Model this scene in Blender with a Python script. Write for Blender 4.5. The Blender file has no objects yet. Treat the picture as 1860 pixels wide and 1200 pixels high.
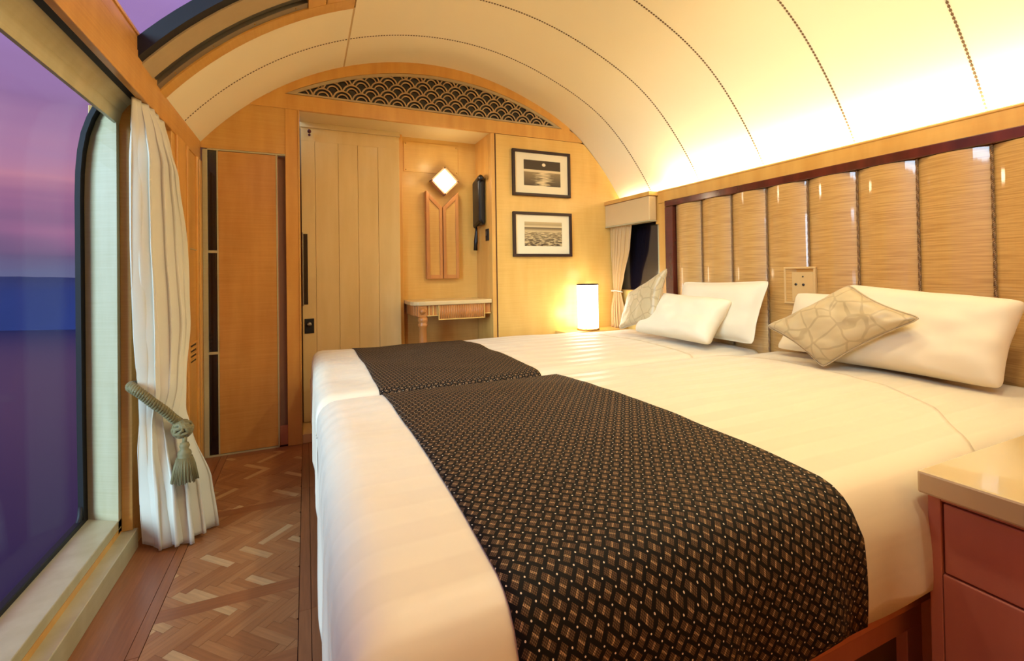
import bpy, bmesh, math, random
from mathutils import Vector, Matrix, noise
random.seed(7)
PI = math.pi
scn = bpy.context.scene
COL = scn.collection

# ------------------------------------------------------------------ camera
cam_d = bpy.data.cameras.new('camera'); cam = bpy.data.objects.new('camera', cam_d); COL.objects.link(cam)
FPX, CY, YAW, PIT, ROL = 842.36, 487.16, 0.418068, 0.0116609, -0.0157913
F = Vector((math.sin(YAW)*math.cos(PIT), math.cos(YAW)*math.cos(PIT), math.sin(PIT)))
R0 = Vector((math.cos(YAW), -math.sin(YAW), 0)); U0 = R0.cross(F)
RR = math.cos(ROL)*R0 + math.sin(ROL)*U0; UU = -math.sin(ROL)*R0 + math.cos(ROL)*U0
m = Matrix((RR, UU, -F)).transposed().to_4x4(); m.translation = Vector((0, 0, 1.05)); cam.matrix_world = m
cam_d.sensor_fit = 'HORIZONTAL'; cam_d.sensor_width = 36; cam_d.lens = 36*FPX/1860
cam_d.shift_x = 0; cam_d.shift_y = -(600-CY)/1860
cam_d.clip_start = 0.02; cam_d.clip_end = 5000
scn.camera = cam

# ------------------------------------------------------------------ colour management, sky, lights
scn.view_settings.view_transform = 'Standard'; scn.view_settings.look = 'None'
scn.view_settings.gamma = 1; scn.view_settings.use_curve_mapping = False
scn.view_settings.exposure = 0.45

def srgb(r, g, b):
    f = lambda c: (c/255/12.92) if c/255 <= .04045 else ((c/255+.055)/1.055)**2.4
    return (f(r), f(g), f(b), 1)

world = bpy.data.worlds.new('dusk_sky'); scn.world = world; world.use_nodes = True
nt = world.node_tree; nt.nodes.clear()
N = nt.nodes.new; L = nt.links.new
out = N('ShaderNodeOutputWorld'); bg = N('ShaderNodeBackground'); L(bg.outputs[0], out.inputs[0])
tc = N('ShaderNodeTexCoord'); sep = N('ShaderNodeSeparateXYZ'); L(tc.outputs['Generated'], sep.inputs[0])
mp = N('ShaderNodeMapping'); mp.inputs['Scale'].default_value = (1.2, 1.2, 9); L(tc.outputs['Generated'], mp.inputs[0])
nz = N('ShaderNodeTexNoise'); nz.inputs['Scale'].default_value = 1.6; nz.inputs['Detail'].default_value = 3; L(mp.outputs[0], nz.inputs[0])
mm = N('ShaderNodeMath'); mm.operation = 'MULTIPLY_ADD'; mm.inputs[1].default_value = 0.16; mm.inputs[2].default_value = -0.08; L(nz.outputs[0], mm.inputs[0])
ad = N('ShaderNodeMath'); ad.operation = 'ADD'; L(sep.outputs[2], ad.inputs[0]); L(mm.outputs[0], ad.inputs[1])
cr = N('ShaderNodeValToRGB'); L(ad.outputs[0], cr.inputs[0])
e = cr.color_ramp.elements
e[0].position = 0.0; e[0].color = srgb(98, 100, 138)
e[1].position = 1.0; e[1].color = srgb(150, 128, 205)
for p, c in ((.05, (104, 88, 124)), (.10, (150, 102, 140)), (.15, (188, 128, 152)), (.21, (166, 122, 160)), (.28, (146, 110, 156)), (.42, (160, 126, 188))):
    k = e.new(p); k.color = srgb(*c)
L(cr.outputs[0], bg.inputs[0]); bg.inputs[1].default_value = .76

def light(name, kind, loc, energy, color, **kw):
    d = bpy.data.lights.new(name, kind); d.energy = energy; d.color = color
    o = bpy.data.objects.new(name, d); o.location = loc; COL.objects.link(o)
    for k, v in kw.items():
        if k == 'aim': o.rotation_euler = Vector(v).to_track_quat('-Z', 'Y').to_euler()
        else: setattr(d, k, v)
    return o
WARM = (1.0, .70, .36)
light('dusk_daylight', 'SUN', (-3, -2, 3), 4.8, (.46, .74, 1.0), angle=math.radians(40), aim=(1.0, .72, -.30))
# cove lamp hidden in the trough over the headboard
cl_ = light('cove_lamp', 'AREA', (2.410, 1.05, 1.612), 27, (1.0, .93, .68), shape='RECTANGLE', size=.04, size_y=4.25)
# aimed up and across the vault
cl_.rotation_euler = (0, PI-.42, 0)
# recessed ceiling lamps over the near half of the room (out of frame)
for i, (lx, ly) in enumerate(((1.40, 1.25), (1.40, .35), (.75, 1.35), (.75, .30))):
    a = math.asin((lx-.875)/1.842)
    light('ceiling_lamp_%d' % i, 'AREA', (lx, ly, .701+1.80*math.cos(a)), 6.2, (1.0, .90, .62), shape='DISK', size=.12, aim=(0, 0, -1))

# ------------------------------------------------------------------ helpers
LOC = {}
def link(o, parent=None):
    COL.objects.link(o)
    if parent is not None: o.parent = parent
    return o
def mesh_obj(name, verts, faces, mat=None, parent=None, smooth=False, uvs=None, origin=None, bm=None):
    base = LOC.get(parent.name, Vector((0, 0, 0))) if parent is not None else Vector(origin or (0, 0, 0))
    me = bpy.data.meshes.new(name)
    if bm is None:
        me.from_pydata([tuple(Vector(v)-base) for v in verts], [], faces)
    else:
        bm.to_mesh(me); bm.free()
        me.transform(Matrix.Translation(-base))
    if uvs is not None:
        ul = me.uv_layers.new(name='UVMap')
        for lp in me.loops: ul.data[lp.index].uv = uvs[lp.vertex_index]
    if smooth:
        for p in me.polygons: p.use_smooth = True
    if mat: me.materials.append(mat)
    me.validate(); me.update()
    o = bpy.data.objects.new(name, me)
    link(o, parent)
    if parent is None: o.location = base
    LOC[o.name] = base
    return o
def root(name, loc, label=None, cat=None, group=None, kind=None):
    o = bpy.data.objects.new(name, None); o.empty_display_size = .05; COL.objects.link(o)
    o.location = loc; LOC[o.name] = Vector(loc); tag(o, label, cat, group, kind); return o
def tag(o, label=None, cat=None, group=None, kind=None):
    if label: o['label'] = label
    if cat: o['category'] = cat
    if group: o['group'] = group
    if kind: o['kind'] = kind
    return o
def bm_box(x0, x1, y0, y1, z0, z1, bev=0.0, seg=2, bm=None):
    b = bm or bmesh.new()
    mat_ = Matrix.Translation(((x0+x1)/2, (y0+y1)/2, (z0+z1)/2)) @ Matrix.Diagonal((abs(x1-x0), abs(y1-y0), abs(z1-z0), 1))
    r = bmesh.ops.create_cube(b, size=1, matrix=mat_)
    if bev > 0:
        es = list({e_ for v in r['verts'] for e_ in v.link_edges})
        bmesh.ops.bevel(b, geom=es, offset=bev, segments=seg, affect='EDGES', profile=.5)
    return b
def box(name, x0, x1, y0, y1, z0, z1, mat, parent=None, bev=.002, seg=2, origin=None):
    return mesh_obj(name, None, None, mat, parent, origin=origin or ((x0+x1)/2, (y0+y1)/2, z0), bm=bm_box(x0, x1, y0, y1, z0, z1, bev, seg))
def prism(name, pts, axis, a0, a1, mat, parent=None, bev=0, smooth=False, origin=None):
    # pts: 2-D polygon; axis: extrusion axis
    def P(p, a):
        return {0: (a, p[0], p[1]), 1: (p[0], a, p[1]), 2: (p[0], p[1], a)}[axis]
    b = bmesh.new()
    v0 = [b.verts.new(P(p, a0)) for p in pts]; v1 = [b.verts.new(P(p, a1)) for p in pts]
    n = len(pts)
    b.faces.new(v0); b.faces.new(v1[::-1])
    for i in range(n): b.faces.new((v0[i], v1[i], v1[(i+1) % n], v0[(i+1) % n]))
    bmesh.ops.recalc_face_normals(b, faces=b.faces)
    if bev: bmesh.ops.bevel(b, geom=list(b.edges), offset=bev, segments=2, affect='EDGES', profile=.5)
    c = [sum(p[0] for p in pts)/n, sum(p[1] for p in pts)/n]
    return mesh_obj(name, None, None, mat, parent, origin=origin or P(c, (a0+a1)/2), bm=b, smooth=smooth)
def bm_lathe(bm, prof, c, n=24, axis='Z'):
    rings = []
    for (r, z) in prof:
        ring = []
        for i in range(n):
            a = 2*PI*i/n
            d = {'Z': (r*math.cos(a), r*math.sin(a), z), 'X': (z, r*math.cos(a), r*math.sin(a)), 'Y': (r*math.cos(a), z, r*math.sin(a))}[axis]
            ring.append(bm.verts.new((c[0]+d[0], c[1]+d[1], c[2]+d[2])))
        rings.append(ring)
    for a, b in zip(rings, rings[1:]):
        for i in range(n): bm.faces.new((a[i], a[(i+1) % n], b[(i+1) % n], b[i]))
    if prof[0][0] > 1e-4: bm.faces.new(rings[0])
    if prof[-1][0] > 1e-4: bm.faces.new(rings[-1][::-1])
    bmesh.ops.recalc_face_normals(bm, faces=bm.faces)
    return bm
def lathe(name, prof, c, mat, parent=None, n=24, axis='Z'):
    return mesh_obj(name, None, None, mat, parent, smooth=True, origin=c, bm=bm_lathe(bmesh.new(), prof, c, n, axis))
def bm_tube(bm, pts, r, n=8, closed=False):
    pts = [Vector(p) for p in pts]; rings = []; m_ = len(pts)
    up = Vector((0, 0, 1))
    for i, p in enumerate(pts):
        a = pts[(i-1) % m_] if (closed or i > 0) else p; b = pts[(i+1) % m_] if (closed or i < m_-1) else p
        t = (b-a).normalized(); u = t.cross(up)
        if u.length < .05: u = t.cross(Vector((0, 1, 0)))
        u.normalize(); w = t.cross(u)
        rr = r(i/(m_-1)) if callable(r) else r
        rings.append([bm.verts.new(p+u*rr*math.cos(2*PI*k/n)+w*rr*math.sin(2*PI*k/n)) for k in range(n)])
    rng = range(m_ if closed else m_-1)
    for i in rng:
        a, b = rings[i], rings[(i+1) % m_]
        for k in range(n): bm.faces.new((a[k], a[(k+1) % n], b[(k+1) % n], b[k]))
    if not closed: bm.faces.new(rings[0][::-1]); bm.faces.new(rings[-1])
    bmesh.ops.recalc_face_normals(bm, faces=bm.faces)
    return bm
def tube(name, pts, r, mat, parent=None, n=8, closed=False):
    return mesh_obj(name, None, None, mat, parent, smooth=True, origin=pts[0], bm=bm_tube(bmesh.new(), pts, r, n, closed))

# ------------------------------------------------------------------ materials
def newmat(name):
    m_ = bpy.data.materials.new(name); m_.use_nodes = True
    t = m_.node_tree; return m_, t, t.nodes['Principled BSDF'], t.nodes.new, t.links.new
def plain(name, col, rough=.5, metal=0, coat=0, noise_amt=.06, nscale=30, bump=0.0, emis=None, estr=0, sheen=0):
    m_, t, b, N, L = newmat(name)
    tc = N('ShaderNodeTexCoord'); nz = N('ShaderNodeTexNoise'); nz.inputs['Scale'].default_value = nscale; L(tc.outputs['Object'], nz.inputs[0])
    mx = N('ShaderNodeMix'); mx.data_type = 'RGBA'; L(nz.outputs[0], mx.inputs[0])
    mx.inputs[6].default_value = [c*(1-noise_amt) for c in col[:3]]+[1]; mx.inputs[7].default_value = [min(1, c*(1+noise_amt)) for c in col[:3]]+[1]
    L(mx.outputs[2], b.inputs['Base Color'])
    b.inputs['Roughness'].default_value = rough; b.inputs['Metallic'].default_value = metal; b.inputs['Coat Weight'].default_value = coat
    if sheen: b.inputs['Sheen Weight'].default_value = sheen
    if bump:
        bp = N('ShaderNodeBump'); bp.inputs['Strength'].default_value = bump; bp.inputs['Distance'].default_value = .002; L(nz.outputs[0], bp.inputs['Height']); L(bp.outputs[0], b.inputs['Normal'])
    if emis: b.inputs['Emission Color'].default_value = emis; b.inputs['Emission Strength'].default_value = estr
    return m_
def veneer(name, col, col2, rough=.38, coat=.15, grain=(2.0, 2.0, .35), ripple=(1.5, 1.5, 60), rip=.35, bump=.03):
    # figured sycamore: long soft grain along z with fine cross ripple
    m_, t, b, N, L = newmat(name)
    tc = N('ShaderNodeTexCoord')
    mp = N('ShaderNodeMapping'); mp.inputs['Scale'].default_value = grain; L(tc.outputs['Object'], mp.inputs[0])
    n1 = N('ShaderNodeTexNoise'); n1.inputs['Scale'].default_value = 6; n1.inputs['Detail'].default_value = 4; L(mp.outputs[0], n1.inputs[0])
    mp2 = N('ShaderNodeMapping'); mp2.inputs['Scale'].default_value = ripple; L(tc.outputs['Object'], mp2.inputs[0])
    n2 = N('ShaderNodeTexNoise'); n2.inputs['Scale'].default_value = 2.2; n2.inputs['Detail'].default_value = 2; n2.inputs['Distortion'].default_value = .6; L(mp2.outputs[0], n2.inputs[0])
    ma = N('ShaderNodeMath'); ma.operation = 'MULTIPLY_ADD'; ma.inputs[1].default_value = rip; L(n2.outputs[0], ma.inputs[0]); 
    mb = N('ShaderNodeMath'); mb.operation = 'MULTIPLY'; mb.inputs[1].default_value = 1-rip; L(n1.outputs[0], mb.inputs[0]); L(mb.outputs[0], ma.inputs[2])
    cr = N('ShaderNodeValToRGB'); L(ma.outputs[0], cr.inputs[0])
    cr.color_ramp.elements[0].position = .36; cr.color_ramp.elements[0].color = col2
    cr.color_ramp.elements[1].position = .62; cr.color_ramp.elements[1].color = col
    L(cr.outputs[0], b.inputs['Base Color'])
    b.inputs['Roughness'].default_value = rough; b.inputs['Coat Weight'].default_value = coat; b.inputs['Coat Roughness'].default_value = .12
    if bump:
        bp = N('ShaderNodeBump'); bp.inputs['Strength'].default_value = bump; bp.inputs['Distance'].default_value = .002; L(n2.outputs[0], bp.inputs['Height']); L(bp.outputs[0], b.inputs['Normal'])
    return m_
def fabric(name, col, rough=.8, scale=350, bump=.25, sheen=.3, col2=None):
    m_, t, b, N, L = newmat(name)
    tc = N('ShaderNodeTexCoord')
    w = N('ShaderNodeTexNoise'); w.inputs['Scale'].default_value = scale; L(tc.outputs['Object'], w.inputs[0])
    n = N('ShaderNodeTexNoise'); n.inputs['Scale'].default_value = 9; n.inputs['Detail'].default_value = 3; L(tc.outputs['Object'], n.inputs[0])
    mx = N('ShaderNodeMix'); mx.data_type = 'RGBA'; L(n.outputs[0], mx.inputs[0]); mx.inputs[6].default_value = col2 or [c*.93 for c in col[:3]]+[1]; mx.inputs[7].default_value = col
    L(mx.outputs[2], b.inputs['Base Color']); b.inputs['Roughness'].default_value = rough; b.inputs['Sheen Weight'].default_value = sheen
    bp = N('ShaderNodeBump'); bp.inputs['Strength'].default_value = bump; bp.inputs['Distance'].default_value = .0006; L(w.outputs[0], bp.inputs['Height']); L(bp.outputs[0], b.inputs['Normal'])
    return m_

M = {}
M['wood'] = veneer('sycamore_veneer', srgb(232, 186, 100), srgb(222, 172, 86))
M['wood_orange'] = veneer('honey_veneer', srgb(218, 166, 86), srgb(206, 150, 70))
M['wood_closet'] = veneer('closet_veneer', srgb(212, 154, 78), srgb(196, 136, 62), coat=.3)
M['wood_trim'] = veneer('trim_wood', srgb(224, 168, 84), srgb(212, 152, 70), rip=.1)
M['wood_frame'] = veneer('apricot_frame_wood', srgb(206, 138, 72), srgb(192, 124, 62), rip=.1)
M['wood_red'] = veneer('reddish_cherry_wood', srgb(214, 138, 100), srgb(202, 124, 86), rip=.1, coat=.2, rough=.4)
M['wood_dresser'] = veneer('dark_rose_wood', srgb(196, 124, 100), srgb(186, 114, 92), rip=.05, coat=.1, rough=.45)
M['wood_pale'] = veneer('pale_sill_wood', srgb(192, 182, 142), srgb(178, 166, 124), rip=.25, coat=.2, rough=.4)
M['cream_door'] = veneer('cream_lacquer', srgb(230, 200, 138), srgb(224, 192, 128), rip=.05, coat=.03, rough=.5, bump=0)
M['soffit'] = plain('cream_soffit', srgb(230, 206, 150), .5, noise_amt=.02)
M['ceiling'] = plain('cream_ceiling_panel', srgb(250, 236, 196), .55, noise_amt=.015, nscale=4)
M['seam'] = plain('brown_seam_dashes', srgb(112, 80, 44), .7)
M['seam_base'] = plain('tan_seam_groove', srgb(214, 180, 124), .7)
M['mahogany'] = veneer('mahogany_frame', srgb(98, 34, 22), srgb(70, 22, 14), rip=.1, coat=.6, rough=.25)
M['black'] = plain('black_rubber', srgb(10, 10, 11), .6)
M['blackgloss'] = plain('black_gloss', srgb(18, 14, 22), .12, coat=.5)
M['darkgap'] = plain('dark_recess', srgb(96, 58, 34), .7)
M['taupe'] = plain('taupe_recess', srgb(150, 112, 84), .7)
M['metal'] = plain('brushed_metal', srgb(150, 140, 120), .4, metal=.7)
M['metaldark'] = plain('dark_rail_metal', srgb(70, 72, 70), .35, metal=.6)
M['tan_metal'] = plain('tan_painted_reveal', srgb(182, 158, 116), .5)
M['brass'] = plain('brass', srgb(178, 132, 66), .3, metal=.9)
M['curtain'] = fabric('silvery_curtain_fabric', srgb(212, 204, 178), .55, 260, .2, .5)
M['curtain_far'] = fabric('gold_curtain_fabric', srgb(198, 152, 86), .6, 260, .2, .4)
M['pelmet'] = fabric('pelmet_fabric', srgb(216, 178, 120), .7, 300, .3, .2)
M['rope'] = fabric('olive_gold_rope', srgb(134, 120, 72), .65, 500, .2, .1, srgb(100, 88, 48))
M['sheet'] = fabric('white_sheet', srgb(228, 212, 182), .75, 400, .15, .15, srgb(224, 208, 176))
M['pillow'] = fabric('white_pillowcase', srgb(236, 218, 184), .7, 400, .12, .15, srgb(232, 212, 176))
M['marble'] = plain('cream_top', srgb(206, 184, 138), .16, coat=.5, noise_amt=.05, nscale=5)
M['tabletop'] = plain('cream_tabletop', srgb(226, 196, 140), .25, coat=.4, noise_amt=.04, nscale=8)
M['handset'] = plain('black_plastic', srgb(22, 22, 22), .35)
M['wall_dark'] = plain('outer_wall', srgb(120, 90, 60), .8)

def floor_mat(name, ca, cb):
    m_, t, b, N, L = newmat(name)
    tc = N('ShaderNodeTexCoord'); oi = N('ShaderNodeObjectInfo')
    mp = N('ShaderNodeMapping'); mp.inputs['Scale'].default_value = (4, 60, 60); L(tc.outputs['Object'], mp.inputs[0])
    n = N('ShaderNodeTexNoise'); n.inputs['Scale'].default_value = 2; n.inputs['Detail'].default_value = 4; L(mp.outputs[0], n.inputs[0])
    mx = N('ShaderNodeMix'); mx.data_type = 'RGBA'; L(oi.outputs['Random'], mx.inputs[0]); mx.inputs[6].default_value = ca; mx.inputs[7].default_value = cb
    m2 = N('ShaderNodeMix'); m2.data_type = 'RGBA'; m2.blend_type = 'MULTIPLY'; m2.inputs[0].default_value = .45; L(mx.outputs[2], m2.inputs[6])
    cr = N('ShaderNodeValToRGB'); L(n.outputs[0], cr.inputs[0]); cr.color_ramp.elements[0].position = .3; cr.color_ramp.elements[0].color = (.45, .45, .45, 1); cr.color_ramp.elements[1].position = .7
    L(cr.outputs[0], m2.inputs[7]); L(m2.outputs[2], b.inputs['Base Color'])
    b.inputs['Roughness'].default_value = .38; b.inputs['Coat Weight'].default_value = .25; b.inputs['Coat Roughness'].default_value = .25
    return m_
M['parquet'] = floor_mat('oak_parquet', srgb(160, 102, 58), srgb(180, 124, 74))
M['parquet_light'] = floor_mat('light_oak_parquet', srgb(196, 152, 98), srgb(208, 166, 112))
M['parquet_border'] = floor_mat('border_oak', srgb(152, 92, 52), srgb(164, 104, 60))
M['subfloor'] = plain('dark_joint', srgb(84, 44, 26), .7)

def duvet_mat():
    m_, t, b, N, L = newmat('sateen_stripe_duvet')
    uv = N('ShaderNodeUVMap'); s = N('ShaderNodeSeparateXYZ'); L(uv.outputs[0], s.inputs[0])
    a = N('ShaderNodeMath'); a.operation = 'MULTIPLY'; a.inputs[1].default_value = 2*PI/.105; L(s.outputs[1], a.inputs[0])
    sn = N('ShaderNodeMath'); sn.operation = 'SINE'; L(a.outputs[0], sn.inputs[0])
    c = N('ShaderNodeMapRange'); L(sn.outputs[0], c.inputs[0]); c.inputs[1].default_value = -.25; c.inputs[2].default_value = .25
    mx = N('ShaderNodeMix'); mx.data_type = 'RGBA'; L(c.outputs[0], mx.inputs[0]); mx.inputs[6].default_value = srgb(228, 214, 185); mx.inputs[7].default_value = srgb(223, 208, 179)
    L(mx.outputs[2], b.inputs['Base Color'])
    r = N('ShaderNodeMapRange'); L(c.outputs[0], r.inputs[0]); r.inputs[3].default_value = .42; r.inputs[4].default_value = .75; L(r.outputs[0], b.inputs['Roughness'])
    b.inputs['Sheen Weight'].default_value = .15
    n = N('ShaderNodeTexNoise'); n.inputs['Scale'].default_value = 9; n.inputs['Detail'].default_value = 3; tc = N('ShaderNodeTexCoord'); L(tc.outputs['Object'], n.inputs[0])
    bp = N('ShaderNodeBump'); bp.inputs['Strength'].default_value = .25; bp.inputs['Distance'].default_value = .01; L(n.outputs[0], bp.inputs['Height']); L(bp.outputs[0], b.inputs['Normal'])
    return m_
M['duvet'] = duvet_mat()

def runner_mat():
    m_, t, b, N, L = newmat('woven_lattice_runner')
    def MA(op, a=None, c=None, v1=None, v2=None):
        n = N('ShaderNodeMath'); n.operation = op
        if a is not None: L(a, n.inputs[0])
        elif v1 is not None: n.inputs[0].default_value = v1
        if c is not None: L(c, n.inputs[1])
        elif v2 is not None: n.inputs[1].default_value = v2
        return n.outputs[0]
    uv = N('ShaderNodeUVMap'); s = N('ShaderNodeSeparateXYZ'); L(uv.outputs[0], s.inputs[0])
    u, v = s.outputs[0], s.outputs[1]
    k = 1/.0215
    ca, sa = math.cos(math.radians(52)), math.sin(math.radians(52))
    p = MA('ADD', MA('MULTIPLY', u, v2=k*ca), MA('MULTIPLY', v, v2=k*sa)); q = MA('SUBTRACT', MA('MULTIPLY', v, v2=k*ca), MA('MULTIPLY', u, v2=k*sa))
    p = MA('ADD', p, v2=500); q = MA('ADD', q, v2=500)
    fp = MA('ABSOLUTE', MA('SUBTRACT', MA('FRACT', p), v2=.5)); fq = MA('ABSOLUTE', MA('SUBTRACT', MA('FRACT', q), v2=.5))
    par = MA('MODULO', MA('ADD', MA('FLOOR', p), MA('FLOOR', q)), v2=2)
    def rect(a, b_): return MA('MULTIPLY', MA('LESS_THAN', a, v2=.46), MA('LESS_THAN', b_, v2=.24))
    r1, r2 = rect(fp, fq), rect(fq, fp)
    ev = MA('MULTIPLY', r1, MA('LESS_THAN', par, v2=.5)); od = MA('MULTIPLY', r2, MA('GREATER_THAN', par, v2=.5))
    blk = MA('ADD', ev, od)
    # fine thread dots
    kf = 2*PI/.0040
    d = MA('MULTIPLY', MA('SINE', MA('MULTIPLY', u, v2=kf)), MA('SINE', MA('MULTIPLY', v, v2=kf)))
    d2 = N('ShaderNodeMapRange'); L(d, d2.inputs[0]); d2.inputs[1].default_value = -.3; d2.inputs[2].default_value = .6; d2.inputs[3].default_value = .22; d2.inputs[4].default_value = 1.0
    blkd = MA('MULTIPLY', blk, d2.outputs[0])
    # brighter centre line of each block
    cl = MA('MULTIPLY', d2.outputs[0], MA('ADD', MA('MULTIPLY', ev, MA('LESS_THAN', fp, v2=.07)), MA('MULTIPLY', od, MA('LESS_THAN', fq, v2=.07))))
    # white pin dots at the crossings
    cp = MA('SUBTRACT', fp, v2=.5); cq = MA('SUBTRACT', fq, v2=.5)
    dd = MA('ADD', MA('MULTIPLY', cp, cp), MA('MULTIPLY', cq, cq)); dot = MA('LESS_THAN', dd, v2=.0040)
    m1 = N('ShaderNodeMix'); m1.data_type = 'RGBA'; L(blkd, m1.inputs[0]); m1.inputs[6].default_value = srgb(14, 8, 4); m1.inputs[7].default_value = srgb(104, 78, 54)
    m2 = N('ShaderNodeMix'); m2.data_type = 'RGBA'; L(cl, m2.inputs[0]); L(m1.outputs[2], m2.inputs[6]); m2.inputs[7].default_value = srgb(190, 152, 108)
    m3 = N('ShaderNodeMix'); m3.data_type = 'RGBA'; L(dot, m3.inputs[0]); L(m2.outputs[2], m3.inputs[6]); m3.inputs[7].default_value = srgb(226, 208, 180)
    L(m3.outputs[2], b.inputs['Base Color']); b.inputs['Roughness'].default_value = .75; b.inputs['Specular IOR Level'].default_value = .2
    bp = N('ShaderNodeBump'); bp.inputs['Strength'].default_value = .4; bp.inputs['Distance'].default_value = .0008; L(blkd, bp.inputs['Height']); L(bp.outputs[0], b.inputs['Normal'])
    return m_
M['runner'] = runner_mat()

def headboard_mat():
    m_, t, b, N, L = newmat('rippled_gold_headboard_panel')
    tc = N('ShaderNodeTexCoord'); mp = N('ShaderNodeMapping'); mp.inputs['Scale'].default_value = (3, 3, 105); L(tc.outputs['Object'], mp.inputs[0])
    n = N('ShaderNodeTexNoise'); n.inputs['Scale'].default_value = 2.0; n.inputs['Detail'].default_value = 2; n.inputs['Distortion'].default_value = .4; L(mp.outputs[0], n.inputs[0])
    cr = N('ShaderNodeValToRGB'); L(n.outputs[0], cr.inputs[0]); cr.color_ramp.elements[0].position = .36; cr.color_ramp.elements[0].color = srgb(184, 134, 70)
    cr.color_ramp.elements[1].position = .6; cr.color_ramp.elements[1].color = srgb(206, 158, 90)
    L(cr.outputs[0], b.inputs['Base Color']); b.inputs['Roughness'].default_value = .4; b.inputs['Coat Weight'].default_value = 1; b.inputs['Coat Roughness'].default_value = .05
    return m_
M['hb'] = headboard_mat()

def cushion_mat():
    m_, t, b, N, L = newmat('crackle_silk_cushion')
    tc = N('ShaderNodeTexCoord'); w = N('ShaderNodeTexNoise'); w.inputs['Scale'].default_value = 6; L(tc.outputs['Object'], w.inputs[0])
    ad = N('ShaderNodeMix'); ad.data_type = 'VECTOR'; ad.inputs[0].default_value = .06; L(tc.outputs['Object'], ad.inputs[4]); L(w.outputs[1], ad.inputs[5])
    v = N('ShaderNodeTexVoronoi'); v.feature = 'DISTANCE_TO_EDGE'; v.inputs['Scale'].default_value = 15; L(ad.outputs[1], v.inputs[0])
    lt = N('ShaderNodeMapRange'); L(v.outputs['Distance'], lt.inputs[0]); lt.inputs[1].default_value = .035; lt.inputs[2].default_value = .06
    mx = N('ShaderNodeMix'); mx.data_type = 'RGBA'; L(lt.outputs[0], mx.inputs[0]); mx.inputs[6].default_value = srgb(178, 152, 108); mx.inputs[7].default_value = srgb(196, 170, 124)
    L(mx.outputs[2], b.inputs['Base Color']); b.inputs['Roughness'].default_value = .38; b.inputs['Sheen Weight'].default_value = .2
    return m_
M['cushion'] = cushion_mat()
M['piping'] = fabric('cushion_piping_fabric', srgb(196, 168, 122), .5)

def glass_mat(name, tint=(1, 1, 1, 1)):
    m_ = bpy.data.materials.new(name); m_.use_nodes = True; t = m_.node_tree; t.nodes.clear(); N = t.nodes.new; L = t.links.new
    o = N('ShaderNodeOutputMaterial'); mx = N('ShaderNodeMixShader'); tr = N('ShaderNodeBsdfTransparent'); gl = N('ShaderNodeBsdfGlossy'); lw = N('ShaderNodeLayerWeight'); pw = N('ShaderNodeMath'); pw.operation = 'POWER'; pw.inputs[1].default_value = 5; fr = N('ShaderNodeMath'); fr.operation = 'MULTIPLY_ADD'; fr.inputs[1].default_value = .08; fr.inputs[2].default_value = .008; L(lw.outputs['Facing'], pw.inputs[0]); L(pw.outputs[0], fr.inputs[0])
    tr.inputs[0].default_value = tint; gl.inputs['Roughness'].default_value = .02
    L(fr.outputs[0], mx.inputs[0]); L(tr.outputs[0], mx.inputs[1]); L(gl.outputs[0], mx.inputs[2]); L(mx.outputs[0], o.inputs[0])
    return m_
M['glass'] = glass_mat('window_glass')

# ------------------------------------------------------------------ outside: water and far shore
def sea_mat():
    m_, t, b, N, L = newmat('still_dusk_water')
    tc = N('ShaderNodeTexCoord'); mp = N('ShaderNodeMapping'); mp.inputs['Scale'].default_value = (.02, .02, .02); L(tc.outputs['Object'], mp.inputs[0])
    n = N('ShaderNodeTexNoise'); n.inputs['Scale'].default_value = 3; n.inputs['Detail'].default_value = 3; L(mp.outputs[0], n.inputs[0])
    mx = N('ShaderNodeMix'); mx.data_type = 'RGBA'; L(n.outputs[0], mx.inputs[0]); mx.inputs[6].default_value = srgb(4, 10, 40); mx.inputs[7].default_value = srgb(7, 14, 52)
    L(mx.outputs[2], b.inputs['Base Color']); b.inputs['Roughness'].default_value = .3; b.inputs['IOR'].default_value = 1.33
    return m_
sea = mesh_obj('lake_water', [(-2500, -1500, -20), (-3, -1500, -20), (-3, 3000, -20), (-2500, 3000, -20)], [(0, 1, 2, 3)], sea_mat(), origin=(-100, 0, -20))
tag(sea, 'calm purple and blue lake water below the window', 'water', kind='structure')
hv, hf = [], []
for i in range(121):
    s = -900+i*8.6
    base = Vector((0, 0, 0))+F*200+RR*s
    top = 3.2+2.2*noise.noise(Vector((s*.012, 3.1, 0)))+.9*noise.noise(Vector((s*.05, 1, 0)))
    for (dd, z) in ((0, -20.2), (10, -12), (24, -4), (40, top), (80, -20.2)):
        p = base + Vector((F.x, F.y, 0)).normalized()*dd; hv.append((p.x, p.y, z+(.5*noise.noise(p*.05) if z > -15 else 0)))
    if i: 
        for k in range(4): a = (i-1)*5+k; hf.append((a, a+1, a+6, a+5))
M['hill'] = plain('blue_dusk_hill', srgb(16, 34, 84), .95, noise_amt=.25, nscale=.03)
hill = mesh_obj('far_hills', hv, hf, M['hill'], smooth=True, origin=hv[0])
tag(hill, 'low dark blue hills on the far shore of the lake', 'hills')

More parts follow.
